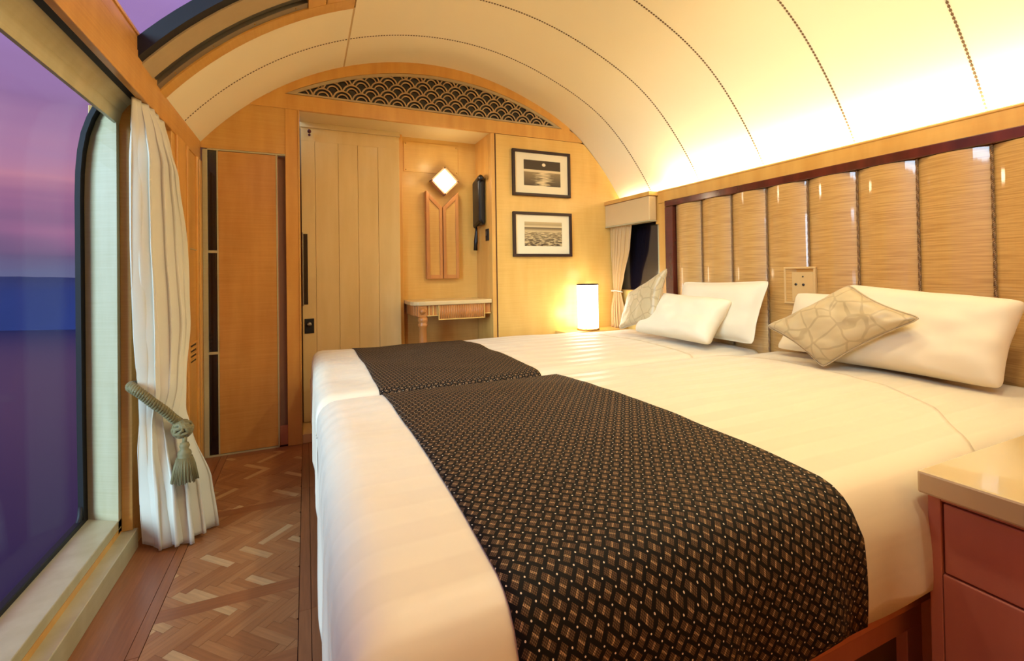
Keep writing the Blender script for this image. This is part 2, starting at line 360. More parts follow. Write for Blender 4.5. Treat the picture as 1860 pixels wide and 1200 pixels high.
# ------------------------------------------------------------------ room shell
D = 3.226; VX, VZ, VR = .875, .701, 1.842
def vr(th):  # radius correction towards measured profile
    x = VX+VR*math.sin(th)
    return VR + .022*math.exp(-((x-2.0)/.28)**2)
def th_of(x): return math.asin(max(-1, min(1, (x-VX)/VR)))
def vz(x):
    th = th_of(x); return VZ+vr(th)*math.cos(th)
def vault_patch(name, x0, x1, y0, y1, dr, thick, mat, parent=None, n=None, bev=0, t0=None, t1=None, origin=None):
    a0 = th_of(x0) if t0 is None else t0; a1 = th_of(x1) if t1 is None else t1
    n = n or max(2, int(abs(a1-a0)/.035))
    vs, fs = [], []
    for i in range(n+1):
        th = a0+(a1-a0)*i/n
        for r in (vr(th)+dr, vr(th)+dr+thick):
            x, z = VX+r*math.sin(th), VZ+r*math.cos(th)
            vs += [(x, y0, z), (x, y1, z)]
    for i in range(n):
        a = i*4; b = a+4
        fs += [(a, a+1, b+1, b), (a+2, b+2, b+3, a+3), (a, b, b+2, a+2), (a+1, a+3, b+3, b+1)]
    fs += [(0, 2, 3, 1), (n*4, n*4+1, n*4+3, n*4+2)]
    o = mesh_obj(name, vs, fs, mat, parent, origin=origin or vs[0])
    for p in o.data.polygons: p.use_smooth = False
    return o
YN = -1.1
TH_END = math.radians(66)
ceiling = root('ceiling', (.9, 1.2, 2.54), kind='structure'); ceiling['label'] = 'barrel vaulted cream ceiling of curved panels with dashed seams'
vault_patch('ceiling_shell', -.60, .24, 2.46, D+.03, .012, .05, M['wall_dark'], ceiling)
vault_patch('ceiling_shell', .24, 2.5, YN, D+.03, .012, .05, M['seam_base'], ceiling, t1=TH_END)
seamsY = [2.83, 2.352, 1.868, 1.376, .897, .415, -.07, -.55]
edges = [D] + seamsY + [YN]
for k in range(len(edges)-1):
    yb, ya = edges[k], edges[k+1]
    g = .0012
    vault_patch('ceiling_panel', .246, 2.5, ya+g, yb-g, 0, .010, M['ceiling'], ceiling, n=44, t1=TH_END)
    for p in ceiling.children[-1:]: pass
vault_patch('ceiling_panel', -.565, .236, 2.832, D, 0, .010, M['ceiling'], ceiling, n=24)
vault_patch('ceiling_panel', -.565, .236, 2.487, 2.828, 0, .010, M['ceiling'], ceiling, n=24)
for o in ceiling.children:
    for p in o.data.polygons: p.use_smooth = True
    o.data.update()
    md = o.modifiers.new('split', 'EDGE_SPLIT'); md.split_angle = math.radians(40)
vault_patch('seam_trim', .236, .246, 2.487, D, .001, .006, M['seam_base'], ceiling, n=2)
def seam(y, x0, x1, t1=None):
    a0, a1 = th_of(x0), (t1 or th_of(x1)); vs, fs = [], []
    step = .0165; n = int((a1-a0)*VR/step)
    for i in range(n):
        th = a0+(i+.2)*step/VR; th2 = a0+(i+.75)*step/VR
        w = .0042; j = len(vs)
        for (t_, r_) in ((th, -.0015), (th2, -.0015)):
            r = vr(t_)+r_; s_, c_ = math.sin(t_), math.cos(t_)
            vs += [(VX+r*s_, y-w, VZ+r*c_), (VX+r*s_, y+w, VZ+r*c_), (VX+(r+.004)*s_, y+w, VZ+(r+.004)*c_), (VX+(r+.004)*s_, y-w, VZ+(r+.004)*c_)]
        fs += [(j, j+1, j+5, j+4), (j+1, j+2, j+6, j+5), (j+3, j, j+4, j+7), (j, j+3, j+2, j+1), (j+4, j+5, j+6, j+7)]
    o = mesh_obj('dashed_seam', vs, fs, M['seam'], ceiling)
for y in seamsY: seam(y, .246, 2.5, math.radians(60))
seam(2.83, -.56, .236)

# skylight on the left flank of the vault
sky = root('window_2', (-.3, 1.5, 2.1), kind='structure'); sky['label'] = 'curved skylight beside the vault showing purple dusk sky'
vault_patch('wood_surround', -.575, .236, 2.40, 2.485, -.004, .05, M['wood_orange'], sky)
vault_patch('wood_surround', .105, .236, YN, 2.398, -.004, .05, M['wood_trim'], sky)
vault_patch('wood_surround', .022, .100, YN, 2.398, -.004, .05, M['wood_trim'], sky)
vault_patch('metal_rim', -.575, .022, 2.355, 2.398, .002, .03, M['metal'], sky)
vault_patch('blind_track', -.575, .022, 2.30, 2.355, .030, .02, M['black'], sky)
vault_patch('blind_rail', -.575, .022, 2.312, 2.340, .012, .016, M['metaldark'], sky)
vault_patch('reveal', -.575, .022, 2.163, 2.30, .006, .05, M['tan_metal'], sky)
vault_patch('gasket', -.575, .022, 2.115, 2.163, .012, .05, M['black'], sky)
vault_patch('reveal_side', .016, .022, YN, 2.163, .0, .06, M['tan_metal'], sky)
vault_patch('glass_pane', -.62, .016, YN, 2.13, .045, .004, M['glass'], sky)
for i, x in enumerate((-.50, -.36, -.2, -.03)):
    th = th_of(x); r = vr(th)+.002
    lathe('screw', [(0, -.002), (.004, -.002), (.004, .002)], (VX+r*math.sin(th), 2.375, VZ+r*math.cos(th)), M['brass'], sky, n=8)

# left wall
wl = root('wall_left', (-.6, 1.0, 0), kind='structure'); wl['label'] = 'window wall with pale sill, orange wood cornice beam and side panelling'
box('lower_ledge', -.70, -.612, YN, 2.28, 0, .078, M['wood_pale'], wl, .003)
box('sill_apron', -.80, -.66, YN, 2.28, -.02, .10, M['wood_trim'], wl, .0)
box('jamb_step', -.66, -.625, 2.262, 2.40, .078, 1.76, M['wood_orange'], wl, .002)
box('wall_panel', -.80, -.60, 2.40, 2.60, 0, 1.76, M['wood_orange'], wl, .002)
box('wall_panel', -.80, -.625, 2.27, 2.40, 0, .078, M['wood_orange'], wl, .0)
box('outer_shell', -.88, -.84, YN, 2.4, -.3, -.05, M['wall_dark'], wl, 0)
prism('window_header', [(-.66, 1.655), (-.650, 1.70), (-.632, 1.73), (-.614, 1.748), (-.614, 1.80), (-.64, 1.95), (-.70, 1.95), (-.735, 1.80), (-.672, 1.655)], 1, YN, 2.262, M['wood_pale'], wl)
# cornice beam
box('beam', -.585, -.56, YN, D, 1.74, 1.90, M['wood_closet'], wl, .003)
box('beam_upper', -.60, -.562, YN, 2.485, 1.90, 1.955, M['wood_closet'], wl, .003)
box('beam_cap', -.66, -.557, YN, 2.485, 1.955, 1.968, M['wood_trim'], wl, .002)
box('beam_core', -.72, -.60, YN, D+.4, 1.80, 1.955, M['wood_pale'], wl, 0)
box('curtain_track', -.6135, -.586, YN, 2.60, 1.746, 1.80, M['black'], wl, .002)
box('sun_block_wall', -.80, -.645, YN, .25, 0, 1.80, M['wood_orange'], wl, .002)  # out of view, added to keep window sun off the near bed's side
box('beam_soffit', -.66, -.612, YN, 2.262, 1.79, 1.80, M['wood_pale'], wl, 0)
# closet side cheek
box('side_cheek', -.80, -.565, 2.60, D+.02, 0, 1.76, M['wood_orange'], wl, .002)
for (y0, y1) in ((2.66, 2.82), (2.86, 2.90), (3.10, 3.14), (3.17, 3.22)):
    box('moulding', -.567, -.553, y0, y1, .0, 1.74, M['wood_trim'], wl, .004)
for k in range(4):
    box('louvre_slot', -.5655, -.5635, 2.93, 3.08, .60+k*.028, .612+k*.028, M['black'], wl, 0)
    box('louvre_slat', -.566, -.556, 2.93, 3.08, .613+k*.028, .624+k*.028, M['wood_trim'], wl, .002)
for z in (1.208,): box('bead', -.567, -.5605, 2.90, 3.10, z, z+.006, M['wood_pale'], wl, .001)

# left window: profile follows the body side, curving in at the top
win = root('window_1', (-.78, 1.0, .13), kind='structure'); win['label'] = 'tall panoramic window with black gasket looking over the lake'
prof = [(-.772, .085), (-.776, .5), (-.778, 1.0), (-.779, 1.36), (-.777, 1.46), (-.771, 1.54), (-.760, 1.61), (-.743, 1.67), (-.722, 1.72), (-.697, 1.77), (-.66, 1.83), (-.60, 1.91)]
jv, jf = [], []
for (x, z) in prof[:-2]: jv += [(-.66, 2.232, z), (x, 2.300, z), (x, 2.40, z), (-.66, 2.40, z)]
for i in range(len(prof)-3):
    for k in range(4): jf.append((i*4+k, i*4+(k+1) % 4, i*4+4+(k+1) % 4, i*4+4+k))
mesh_obj('jamb', jv, jf, M['wood_pale'], wl)
def sweep(name, pr, y0, y1, t, mat, parent):
    vs, fs = [], []
    for (x, z) in pr: vs += [(x, y0, z), (x, y1, z), (x-t, y1, z+t*.2), (x-t, y0, z+t*.2)]
    for i in range(len(pr)-1):
        a = i*4; b = a+4
        for k in range(4): fs.append((a+k, a+(k+1) % 4, b+(k+1) % 4, b+k))
    fs += [(0, 3, 2, 1), (len(vs)-4, len(vs)-3, len(vs)-2, len(vs)-1)]
    return mesh_obj(name, vs, fs, mat, parent)
sweep('gasket', prof, 2.262, 2.306, .016, M['black'], win)
sweep('body_skin', [(x-.004, z) for x, z in prof[:-4]], 2.31, 3.3, .012, M['wall_dark'], wl)
box('gasket', -.796, -.772, YN, 2.30, .120, .152, M['black'], win, .004)
tube('gasket_corner', [(-.783, 2.268, .20), (-.783, 2.262, .165), (-.783, 2.24, .14), (-.783, 2.20, .130)], .009, M['black'], win)
sweep('glass_pane', [(x-.012, z) for x, z in prof], YN, 2.30, .005, M['glass'], win)
box('window_sill', -.795, -.66, YN, 2.30, .10, .135, M['wood_pale'], win, .003)

# floor
fl = root('floor', (0, 1.5, 0), kind='structure'); fl['label'] = 'reddish oak parquet floor with herringbone panels and plank borders'
box('subfloor', -.66, 2.5, YN, D+.5, -.05, -.004, M['subfloor'], fl, 0)
def piece(name, poly, mat, h=.004, gap=.0006):
    cx = sum(p[0] for p in poly)/len(poly); cy = sum(p[1] for p in poly)/len(poly)
    d = max(range(len(poly)), key=lambda i: (Vector(poly[i])-Vector(poly[(i+1) % len(poly)])).length)
    dv = Vector(poly[(d+1) % len(poly)])-Vector(poly[d]); ang = math.atan2(dv.y, dv.x)
    ca, sa = math.cos(-ang), math.sin(-ang)
    def shrink(p):
        v = Vector((p[0]-cx, p[1]-cy)); l = v.length; return v*(max(0, l-gap)/l) if l > 0 else v
    loc = [shrink(p) for p in poly]; loc = [(v.x*ca-v.y*sa, v.x*sa+v.y*ca) for v in loc]
    n = len(loc); vs = [(x, y, -h) for x, y in loc]+[(x, y, 0) for x, y in loc]
    fs = [tuple(range(n, 2*n)), tuple(range(n-1, -1, -1))]+[(i, (i+1) % n, n+(i+1) % n, n+i) for i in range(n)]
    me = bpy.data.meshes.new(name); me.from_pydata(vs, [], fs); me.materials.append(mat); me.update()
    bm_ = bmesh.new(); bm_.from_mesh(me); bmesh.ops.recalc_face_normals(bm_, faces=bm_.faces); bm_.to_mesh(me); bm_.free()
    o = bpy.data.objects.new(name, me); link(o, fl); o.location = Vector((cx, cy, random.uniform(0, .0005)))-LOC['floor']; o.rotation_euler.z = ang
    return o
def rect(x0, x1, y0, y1): return [(x0, y0), (x1, y0), (x1, y1), (x0, y1)]
def clip(poly, x0, x1, y0, y1):
    for (ax, lim, sg) in ((0, x0, 1), (0, x1, -1), (1, y0, 1), (1, y1, -1)):
        res = []
        for i in range(len(poly)):
            a, b = poly[i], poly[(i+1) % len(poly)]
            ia, ib = sg*(a[ax]-lim) >= 0, sg*(b[ax]-lim) >= 0
            if ia: res.append(a)
            if ia != ib:
                t = (lim-a[ax])/(b[ax]-a[ax]); res.append((a[0]+t*(b[0]-a[0]), a[1]+t*(b[1]-a[1])))
        poly = res
        if len(poly) < 3: return None
    return poly
def area(p): return abs(sum(p[i][0]*p[(i+1) % len(p)][1]-p[(i+1) % len(p)][0]*p[i][1] for i in range(len(p))))/2
ycuts = [YN, -.2, .7, 1.62, 2.55, D+.0]
for a, b in zip(ycuts, ycuts[1:]):
    piece('floor_board', rect(-.66, -.540, a, b), M['parquet_border']); piece('floor_board', rect(-.540, -.470, a, b), M['parquet_border'])
    piece('floor_strip', rect(-.468, -.436, a, b), M['parquet_border']); piece('floor_strip', rect(-.030, .004, a, b), M['parquet_border'])
    piece('floor_board', rect(.006, .12, a, b), M['parquet_border']); piece('floor_board', rect(.122, 1.3, a, b), M['parquet_border'])
bands = [(.66, .72), (1.00, 1.06), (1.41, 1.47), (1.75, 1.81), (2.40, 2.46), (3.16, D)]
for a, b in bands: piece('cross_band', rect(-.434, -.032, a, b), M['parquet_border'])
def herring(x0, x1, y0, y1, Lp=.150, Wp=.030):
    c = math.sqrt(.5); n = 5
    for i in range(-40, 40):
        for j in range(-12, 12):
            # horizontal piece at (i + j*2n?) lattice in rotated frame
            for kind in (0, 1):
                bx = i*Wp + j*2*Lp*1.0; by = i*Wp
                if kind == 0: r_ = [(bx, by), (bx+Lp, by), (bx+Lp, by+Wp), (bx, by+Wp)]
                else: r_ = [(bx+Lp, by+Wp-Lp), (bx+Lp+Wp, by+Wp-Lp), (bx+Lp+Wp, by+Wp), (bx+Lp, by+Wp)]
                cxx, cyy = (x0+x1)/2-.08, (y0+y1)/2
                pr = [(cxx+(p[0]-p[1])*c*1.0, cyy+(p[0]+p[1])*c*1.0) for p in r_]
                # zig-zag runs across the room
                pr = [(cxx+(q[1]-cyy), cyy+(q[0]-cxx)) for q in pr]
                pc = clip(pr, x0, x1, y0, y1)
                if pc and area(pc) > .00015:
                    piece('herringbone_block', pc, M['parquet_light'] if random.random() < .08 else M['parquet'])
for (a, b) in ((1.06, 1.41), (1.47, 1.75), (1.81, 2.40), (2.46, 3.16)):
    herring(-.434, -.032, a, b)
box('near_floor_panel', -.434, -.032, YN, .66, -.004, .0, M['parquet'], fl, 0)

# ------------------------------------------------------------------ far wall
wf = root('wall_far', (.9, D, 0), kind='structure'); wf['label'] = 'honey veneer end wall with lintel, closet bay and vanity alcove'
T = .02
def wall_top(name, x0, x1, z0, mat, proud=0, n=16):
    pts = [(x0, z0), (x1, z0)]+[(x1+(x0-x1)*i/n, vz(x1+(x0-x1)*i/n)+.008) for i in range(n+1)]
    return prism(name, pts, 1, D-proud, D+T, mat, wf)
LC, LW, LS = .889, .999, .262      # lunette centre, half width, sagitta
LR = (LW*LW+LS*LS)/(2*LS)
def lz(x): return 2.205+math.sqrt(max(0, LR*LR-(x-LC)**2))-(LR-LS)
wall_top('closet_head_panel', -.575, -.112, 1.823, M['wood_orange'])
def band_strip(name, x0, x1, f0, f1, y0, y1, mat, n=40, parent=None):
    vs, fs = [], []
    for i in range(n+1):
        x = x0+(x1-x0)*i/n
        vs += [(x, y0, f0(x)), (x, y0, f1(x)), (x, y1, f1(x)), (x, y1, f0(x))]
    for i in range(n):
        a = i*4; b = a+4
        for k in range(4): fs.append((a+k, a+(k+1) % 4, b+(k+1) % 4, b+k))
    fs += [(0, 3, 2, 1), (n*4, n*4+1, n*4+2, n*4+3)]
    return mesh_obj(name, vs, fs, mat, parent or wf)
xl = -.30
while vz(xl) < 2.11: xl += .005
xr = 2.2
while vz(xr) < 2.11: xr -= .005
zt = lambda x: vz(x)+.008
band_strip('lintel', xl, xr, lambda x: 2.11, lambda x: min(2.2035, zt(x)), D-.006, D+T, M['wood_trim'])
band_strip('lunette_surround', LC-LW, LC+LW, lz, zt, D-.006, D+T, M['wood_trim'])
xa = xl
while vz(xa) < 2.205: xa += .003
xb = xr
while vz(xb) < 2.205: xb -= .003
band_strip('lunette_surround', xa, LC-LW, lambda x: 2.2035, zt, D-.006, D+T, M['wood_trim'], 6)
band_strip('lunette_surround', LC+LW, xb, lambda x: 2.2035, zt, D-.006, D+T, M['wood_trim'], 6)
box('pilaster', -.112, -.030, D-.004, D+.10, 0, 2.11, M['wood_trim'], wf, .002)
box('pilaster_bead', -.040, -.030, D-.009, D-.003, 0, 2.108, M['wood_orange'], wf, .002)
wallr = prism('picture_wall_panel', [(1.315, 0), (2.52, 0)]+[(x_, min(2.108, zt(x_))) for x_ in (2.52, 2.48, 2.44, 2.40, 2.35, 2.3, 2.25, 2.2, 2.15, 2.1, 2.05)]+[(1.315, 2.108)], 1, D, D+T, M['wood'], wf)
box('alcove_post', 1.270, 1.302, D-.008, D+.04, 0, 2.108, M['wood_trim'], wf, .003)
box('alcove_post_groove', 1.302, 1.315, D+.004, D+.03, 0, 2.108, M['darkgap'], wf, 0)
# alcove: back, side cheek, soffit
AB = 3.56
box('alcove_back', .645, 1.30, AB, AB+.02, 0, 2.13, M['wood'], wf, 0)
box('alcove_table_shade', .668, 1.268, AB-.008, AB-.0005, 0, .83, M['wood_closet'], wf, .001)  # darker sheet on the alcove back, standing for the shade below the table
box('alcove_corner_post', .640, .668, AB-.055, AB, 0, 2.108, M['wood_trim'], wf, .002)
box('alcove_side', 1.270, 1.29, D+.04, AB, 0, 2.13, M['wood_trim'], wf, 0)
box('alcove_soffit', -.03, 1.29, D+T, AB+.02, 2.110, 2.13, M['soffit'], wf, 0)
box('rear_shell', -.60, 1.32, 3.60, 3.64, 0, 2.14, M['wall_dark'], wf, 0)
prism('upper_shell', [(-.58, 1.8), (2.5, 1.6)]+[(2.48-i*.153, vz(2.48-i*.153)+.02) for i in range(0, 21)], 1, D+.022, D+.030, M['wall_dark'], wf) if False else prism('upper_shell', [(-.3, 2.115), (2.2, 2.115)]+[(2.15-i*.12, vz(2.15-i*.12)+.02) for i in range(0, 21)], 1, D+.0225, D+.030, M['wall_dark'], wf)
box('access_panel', .69, 1.12, AB-.006, AB-.001, 1.845, 2.075, M['wood'], wf, .001)
for (x, z) in ((.705, 1.86), (1.105, 1.86), (.705, 2.06), (1.105, 2.06)):
    lathe('screw', [(0, -.002), (.004, -.002), (.004, .001)], (x, AB-.007, z), M['brass'], wf, n=8, axis='Y')

# lunette grille: frame ring, dark back, overlapping scale arcs
gr = root('lunette_grille', (LC, D, 2.205), 'dark fretwork lunette grille of overlapping fan scales over the door', 'grille')
M['fret'] = plain('bronze_fret_metal', srgb(186, 152, 106), .45)
n_ = 60
band_strip('backing', LC-LW+.01, LC+LW-.01, lambda x: 2.207, lambda x: max(2.2075, lz(x)-.004), D+.010, D+.014, M['blackgloss'], 60, gr)
lzi = lambda x: lz(x)-.022*math.sqrt(1+((x-LC)/LR)**2)
def ring_frame():
    x0, x1 = LC-LW+.004, LC+LW-.004
    arc = [(x0+(x1-x0)*i/n_) for i in range(n_+1)]
    band_strip('frame_rail', x0+.02, x1-.02, lambda x: 2.207, lambda x: min(2.219, lz(x)-.001), D-.004, D+.008, M['tan_metal'], 40, gr)
    band_strip('frame_rail', x0, x1, lambda x: max(2.207, lzi(x)), lambda x: max(2.2075, lz(x)-.002), D-.0045, D+.008, M['tan_metal'], 60, gr)
ring_frame()
SP, RO, RI, RH = .1195, .0575, .0345, .0475
rows = []
for j in range(7):
    zc = 2.212+j*RH
    xs = [LC+(k+(0 if j % 2 else .5))*SP for k in range(-10, 10)]
    rows.append((zc, xs))
def inside(x, z): return z > 2.218 and abs(x-LC) < LW-.02 and z < lzi(x)+.002
for j, (zc, xs) in enumerate(rows):
    for xc in xs:
        for rad in (RO, RI):
            run = []
            def flush():
                if len(run) > 1:
                    b = bmesh.new()
                    w = .0046 if rad == RO else .0038
                    vs = []
                    for a in run:
                        for rr_, yy in ((rad-w, D-.001), (rad+w, D-.001), (rad+w, D+.006), (rad-w, D+.006)):
                            vs.append(b.verts.new((xc+rr_*math.cos(a), yy, zc+rr_*math.sin(a))))
                    for i in range(len(run)-1):
                        for k in range(4): b.faces.new((vs[i*4+k], vs[i*4+(k+1) % 4], vs[i*4+4+(k+1) % 4], vs[i*4+4+k]))
                    b.faces.new(vs[:4]); b.faces.new(vs[-4:])
                    bmesh.ops.recalc_face_normals(b, faces=b.faces)
                    mesh_obj('fan_arc', None, None, M['fret'], gr, bm=b)
                run.clear()
            for i in range(41):
                a = -.35+(PI+.7)*i/40
                x, z = xc+rad*math.cos(a), zc+rad*math.sin(a)
                ok = inside(x, z)
                if j > 0 and ok:
                    for xq in rows[j-1][1]:
                        if (x-xq)**2+(z-rows[j-1][0])**2 < (RO-.001)**2: ok = False; break
                if ok: run.append(a)
                else: flush()
            flush()

# ------------------------------------------------------------------ closet bay
cl = root('closet', (-.33, D, 0), 'tall honey veneer closet with black glass strip beside the door', 'closet')
CT = 1.815
box('frame_edge', -.553, -.527, D-.006, D+.05, 0, CT, M['wood_pale'], cl, .002)
box('frame_edge', -.527, -.159, D-.004, D+.02, 0, .010, M['wood_pale'], cl, .001)
box('frame_edge', -.527, -.112, D-.004, D+.02, CT-.004, CT+.006, M['wood_pale'], cl, .001)
for (z0, z1) in ((.012, .600), (.618, 1.200), (1.216, 1.810)):
    box('black_glass_strip', -.525, -.482, D+.001, D+.012, z0, z1, M['blackgloss'], cl, .001)
for z in (.600, 1.200): box('strip_divider', -.527, -.480, D-.002, D+.02, z+.001, z+.016, M['wood_pale'], cl, .001)
box('frame_edge', -.481, -.474, D-.005, D+.02, .010, CT-.004, M['wood_pale'], cl, .001)
box('door_leaf', -.474, -.166, D-.003, D+.022, .012, CT-.006, M['wood_closet'], cl, .002)
box('frame_edge', -.166, -.158, D-.005, D+.022, .010, CT-.004, M['wood_pale'], cl, .001)
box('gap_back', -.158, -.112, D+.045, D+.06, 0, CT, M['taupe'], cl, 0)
box('gap_side', -.162, -.156, D+.022, D+.045, 0, CT, M['wood_red'], cl, 0)
box('gap_skirting', -.158, -.112, D+.030, D+.045, 0, .12, M['wood_red'], cl, .002)
box('carcass', -.56, -.16, D+.024, D+.34, 0, CT, M['wood_red'], cl, 0)

# ------------------------------------------------------------------ sliding door
DY = 3.47
dr_ = root('door_1', (.3, DY, .06), kind='structure'); dr_['label'] = 'cream sliding door with vertical grooves and black latch'
dxs = [-.025, .063, .214, .345, .485, .640]
for a, b in zip(dxs, dxs[1:]):
    box('door_panel', a+.0008, b-.0008, DY, DY+.03, .06, 2.075, M['cream_door'], dr_, .0025)
box('door_core', -.025, .64, DY+.006, DY+.02, .06, 2.075, M['soffit'], dr_, 0)
box('door_head_rail', -.025, .64, DY-.0015, DY-.0002, 1.985, 2.075, M['cream_door'], dr_, .0005)
box('door_track', -.03, .645, DY-.012, DY+.035, 2.076, 2.11, M['soffit'], dr_, .002)
box('pull_recess', -.016, .012, DY-.006, DY+.001, .862, 1.345, M['blackgloss'], dr_, .002)
box('pull_plate', -.023, -.015, DY-.012, DY+.001, .855, 1.355, M['metal'], dr_, .002)
box('lock_plate', -.012, .048, DY-.006, DY+.001, .665, .765, M['black'], dr_, .002)
lathe('lock_knob', [(0, -.022), (.013, -.022), (.015, -.010), (.010, 0)], (.018, DY-.006, .728), M['metal'], dr_, 16, 'Y')
box('lock_lever', .004, .030, DY-.034, DY-.026, .722, .732, M['metal'], dr_, .002)
for z in (1.99, 2.02): pass
trim = box('trim_1', -.030, .645, D+.0, DY+.03, 0, .058, M['cream_door'], None, .003); tag(trim, 'pale cream raised door sill', kind='structure')
hk = root('door_stop', (.02, DY-.01, 2.05), 'small dark red two-lobed catch over the door', 'catch')
M['darkred'] = plain('dark_red_plastic', srgb(92, 14, 12), .4)
lathe('catch_pin', [(0, -.03), (.011, -.028), (.013, -.01), (.006, 0)], (.030, DY-.012, 2.045), M['darkred'], hk, 12, 'Y')
lathe('catch_pin', [(0, -.02), (.007, -.018), (.009, -.01), (.006, 0)], (.030, DY-.012, 2.022), M['darkred'], hk, 12, 'Y')

# ------------------------------------------------------------------ vanity alcove furniture
vt = root('vanity_table', (.95, D+.15, 0), 'small wall vanity table with fluted apron and turned leg in the alcove', 'table')
pts = [(.672, AB), (.672, D+.07), (.685, D+.030), (.715, D+.006), (.76, D-.004), (1.266, D-.004), (1.266, AB)]
prism('table_top', pts, 2, .835, .865, M['tabletop'], vt, .006)
box('apron', .70, 1.264, D+.028, D+.048, .762, .834, M['wood_frame'], vt, .002)
box('apron_side', .690, .706, D+.05, AB-.002, .762, .834, M['wood_frame'], vt, .002)
box('corner_block', .712, .778, D+.012, D+.06, .756, .834, M['wood_frame'], vt, .003)
lathe('round_boss', [(0, -.020), (.014, -.017), (.021, -.006), (.021, 0)], (.745, D+.012, .796), M['wood_frame'], vt, 20, 'Y')
x0, x1 = .865, 1.205
box('drawer_front', x0, x1, D+.010, D+.028, .735, .834, M['wood_frame'], vt, .002)
box('drawer_edge', x0-.006, x1+.006, D+.004, D+.012, .728, .736, M['wood'], vt, .001)
box('drawer_edge', x0-.006, x0+.001, D+.004, D+.012, .736, .834, M['wood'], vt, .001)
box('drawer_edge', x1-.001, x1+.006, D+.004, D+.012, .736, .834, M['wood'], vt, .001)
for i in range(20):
    xx = x0+.008+i*(x1-x0-.016)/19
    lathe('flute', [(.0052, .738), (.0052, .832)], (xx, D+.009, 0), M['wood_frame'], vt, 10)
for xx in (.795, .825, .855): box('apron_flute', xx-.004, xx+.004, D+.020, D+.028, .765, .832, M['wood'], vt, .002)
box('apron_edge', .782, .862, D+.018, D+.028, .757, .764, M['wood'], vt, .001)
box('apron_edge', 1.212, 1.264, D+.018, D+.028, .757, .764, M['wood'], vt, .001)
lathe('leg', [(.020, 0), (.022, .02), (.018, .05), (.026, .10), (.027, .60), (.026, .68), (.034, .69), (.034, .705), (.026, .712), (.034, .722), (.034, .738), (.028, .757)], (.752, D+.036, 0), M['wood_frame'], vt, 24)

SX, SZ = .988, 1.775
for s, lab in ((-1, 'left'), (1, 'right')):
    cxm = .975
    pt = root('wall_cabinet', (cxm+s*.065, AB-.03, 1.02), '%s of the two narrow wooden wall panels below the diamond light' % lab, 'wall panel', 'pair of panels below the diamond light')
    xo, xi = cxm+s*.128, cxm+s*.003
    top_o, top_i = 1.70, 1.575
    poly = [(xo, 1.02), (xi, 1.02), (xi, top_i), (xo, top_o)]
    prism('carcass', poly, 1, AB-.045, AB-.001, M['wood_frame'], pt, .003)
    # raised frame members and sunk panel
    xo2, xi2 = cxm+s*.104, cxm+s*.026
    zt2 = lambda x: top_i + (abs(x-cxm)-.003)/.125*(top_o-top_i)
    prism('stile', [(xo, 1.02), (xo2, 1.02), (xo2, zt2(xo2)), (xo, zt2(xo))], 1, AB-.056, AB-.046, M['wood_frame'], pt, .002)
    prism('stile', [(xi, 1.02), (xi2, 1.02), (xi2, zt2(xi2)), (xi, zt2(xi))], 1, AB-.056, AB-.046, M['wood_frame'], pt, .002)
    prism('rail', [(xo2, 1.02), (xi2, 1.02), (xi2, 1.05), (xo2, 1.05)], 1, AB-.056, AB-.046, M['wood_frame'], pt, .002)
    prism('rail', [(xo2, zt2(xo2)), (xi2, zt2(xi2)), (xi2, zt2(xi2)-.04), (xo2, zt2(xo2)-.04)], 1, AB-.056, AB-.046, M['wood_frame'], pt, .002)
    prism('inset_panel', [(xo2, 1.05), (xi2, 1.05), (xi2, zt2(xi2)-.04), (xo2, zt2(xo2)-.04)], 1, AB-.048, AB-.045, M['wood_orange'], pt)
sc = root('diamond_sconce', (SX, AB-.05, SZ), 'glowing diamond-shaped wall light with pale wooden rim', 'wall lamp')
M['lampglass'] = plain('lit_milk_glass', srgb(250, 245, 230), .3, emis=(1, .95, .88, 1), estr=3.2)
hd = .112
prism('back_plate', [(SX-hd+.02, SZ), (SX, SZ-hd+.02), (SX+hd-.02, SZ), (SX, SZ+hd-.02)], 1, AB-.05, AB-.001, M['brass'], sc)
prism('diffuser', [(SX-hd+.02, SZ), (SX, SZ-hd+.02), (SX+hd-.02, SZ), (SX, SZ+hd-.02)], 1, AB-.07, AB-.052, M['lampglass'], sc)
M['rim'] = plain('pale_pink_wood_rim', srgb(196, 146, 112), .35)
cs = [(SX-hd, SZ), (SX, SZ-hd), (SX+hd, SZ), (SX, SZ+hd)]
for i in range(4):
    a, b = Vector(cs[i]), Vector(cs[(i+1) % 4]); d = (b-a).normalized(); nn = Vector((-d.y, d.x))
    ctr = Vector((SX, SZ)); nn = nn if nn.dot(ctr-a) > 0 else -nn
    q = [a, b, b+nn*.013-d*.0, a+nn*.013]
    prism('rim_bar', [tuple(p) for p in q], 1, AB-.088, AB-.03, M['rim'], sc, .0015)
light('sconce_lamp', 'POINT', (SX, AB-.16, SZ-.0), 1.5, (1.0, .82, .52), shadow_soft_size=.05)

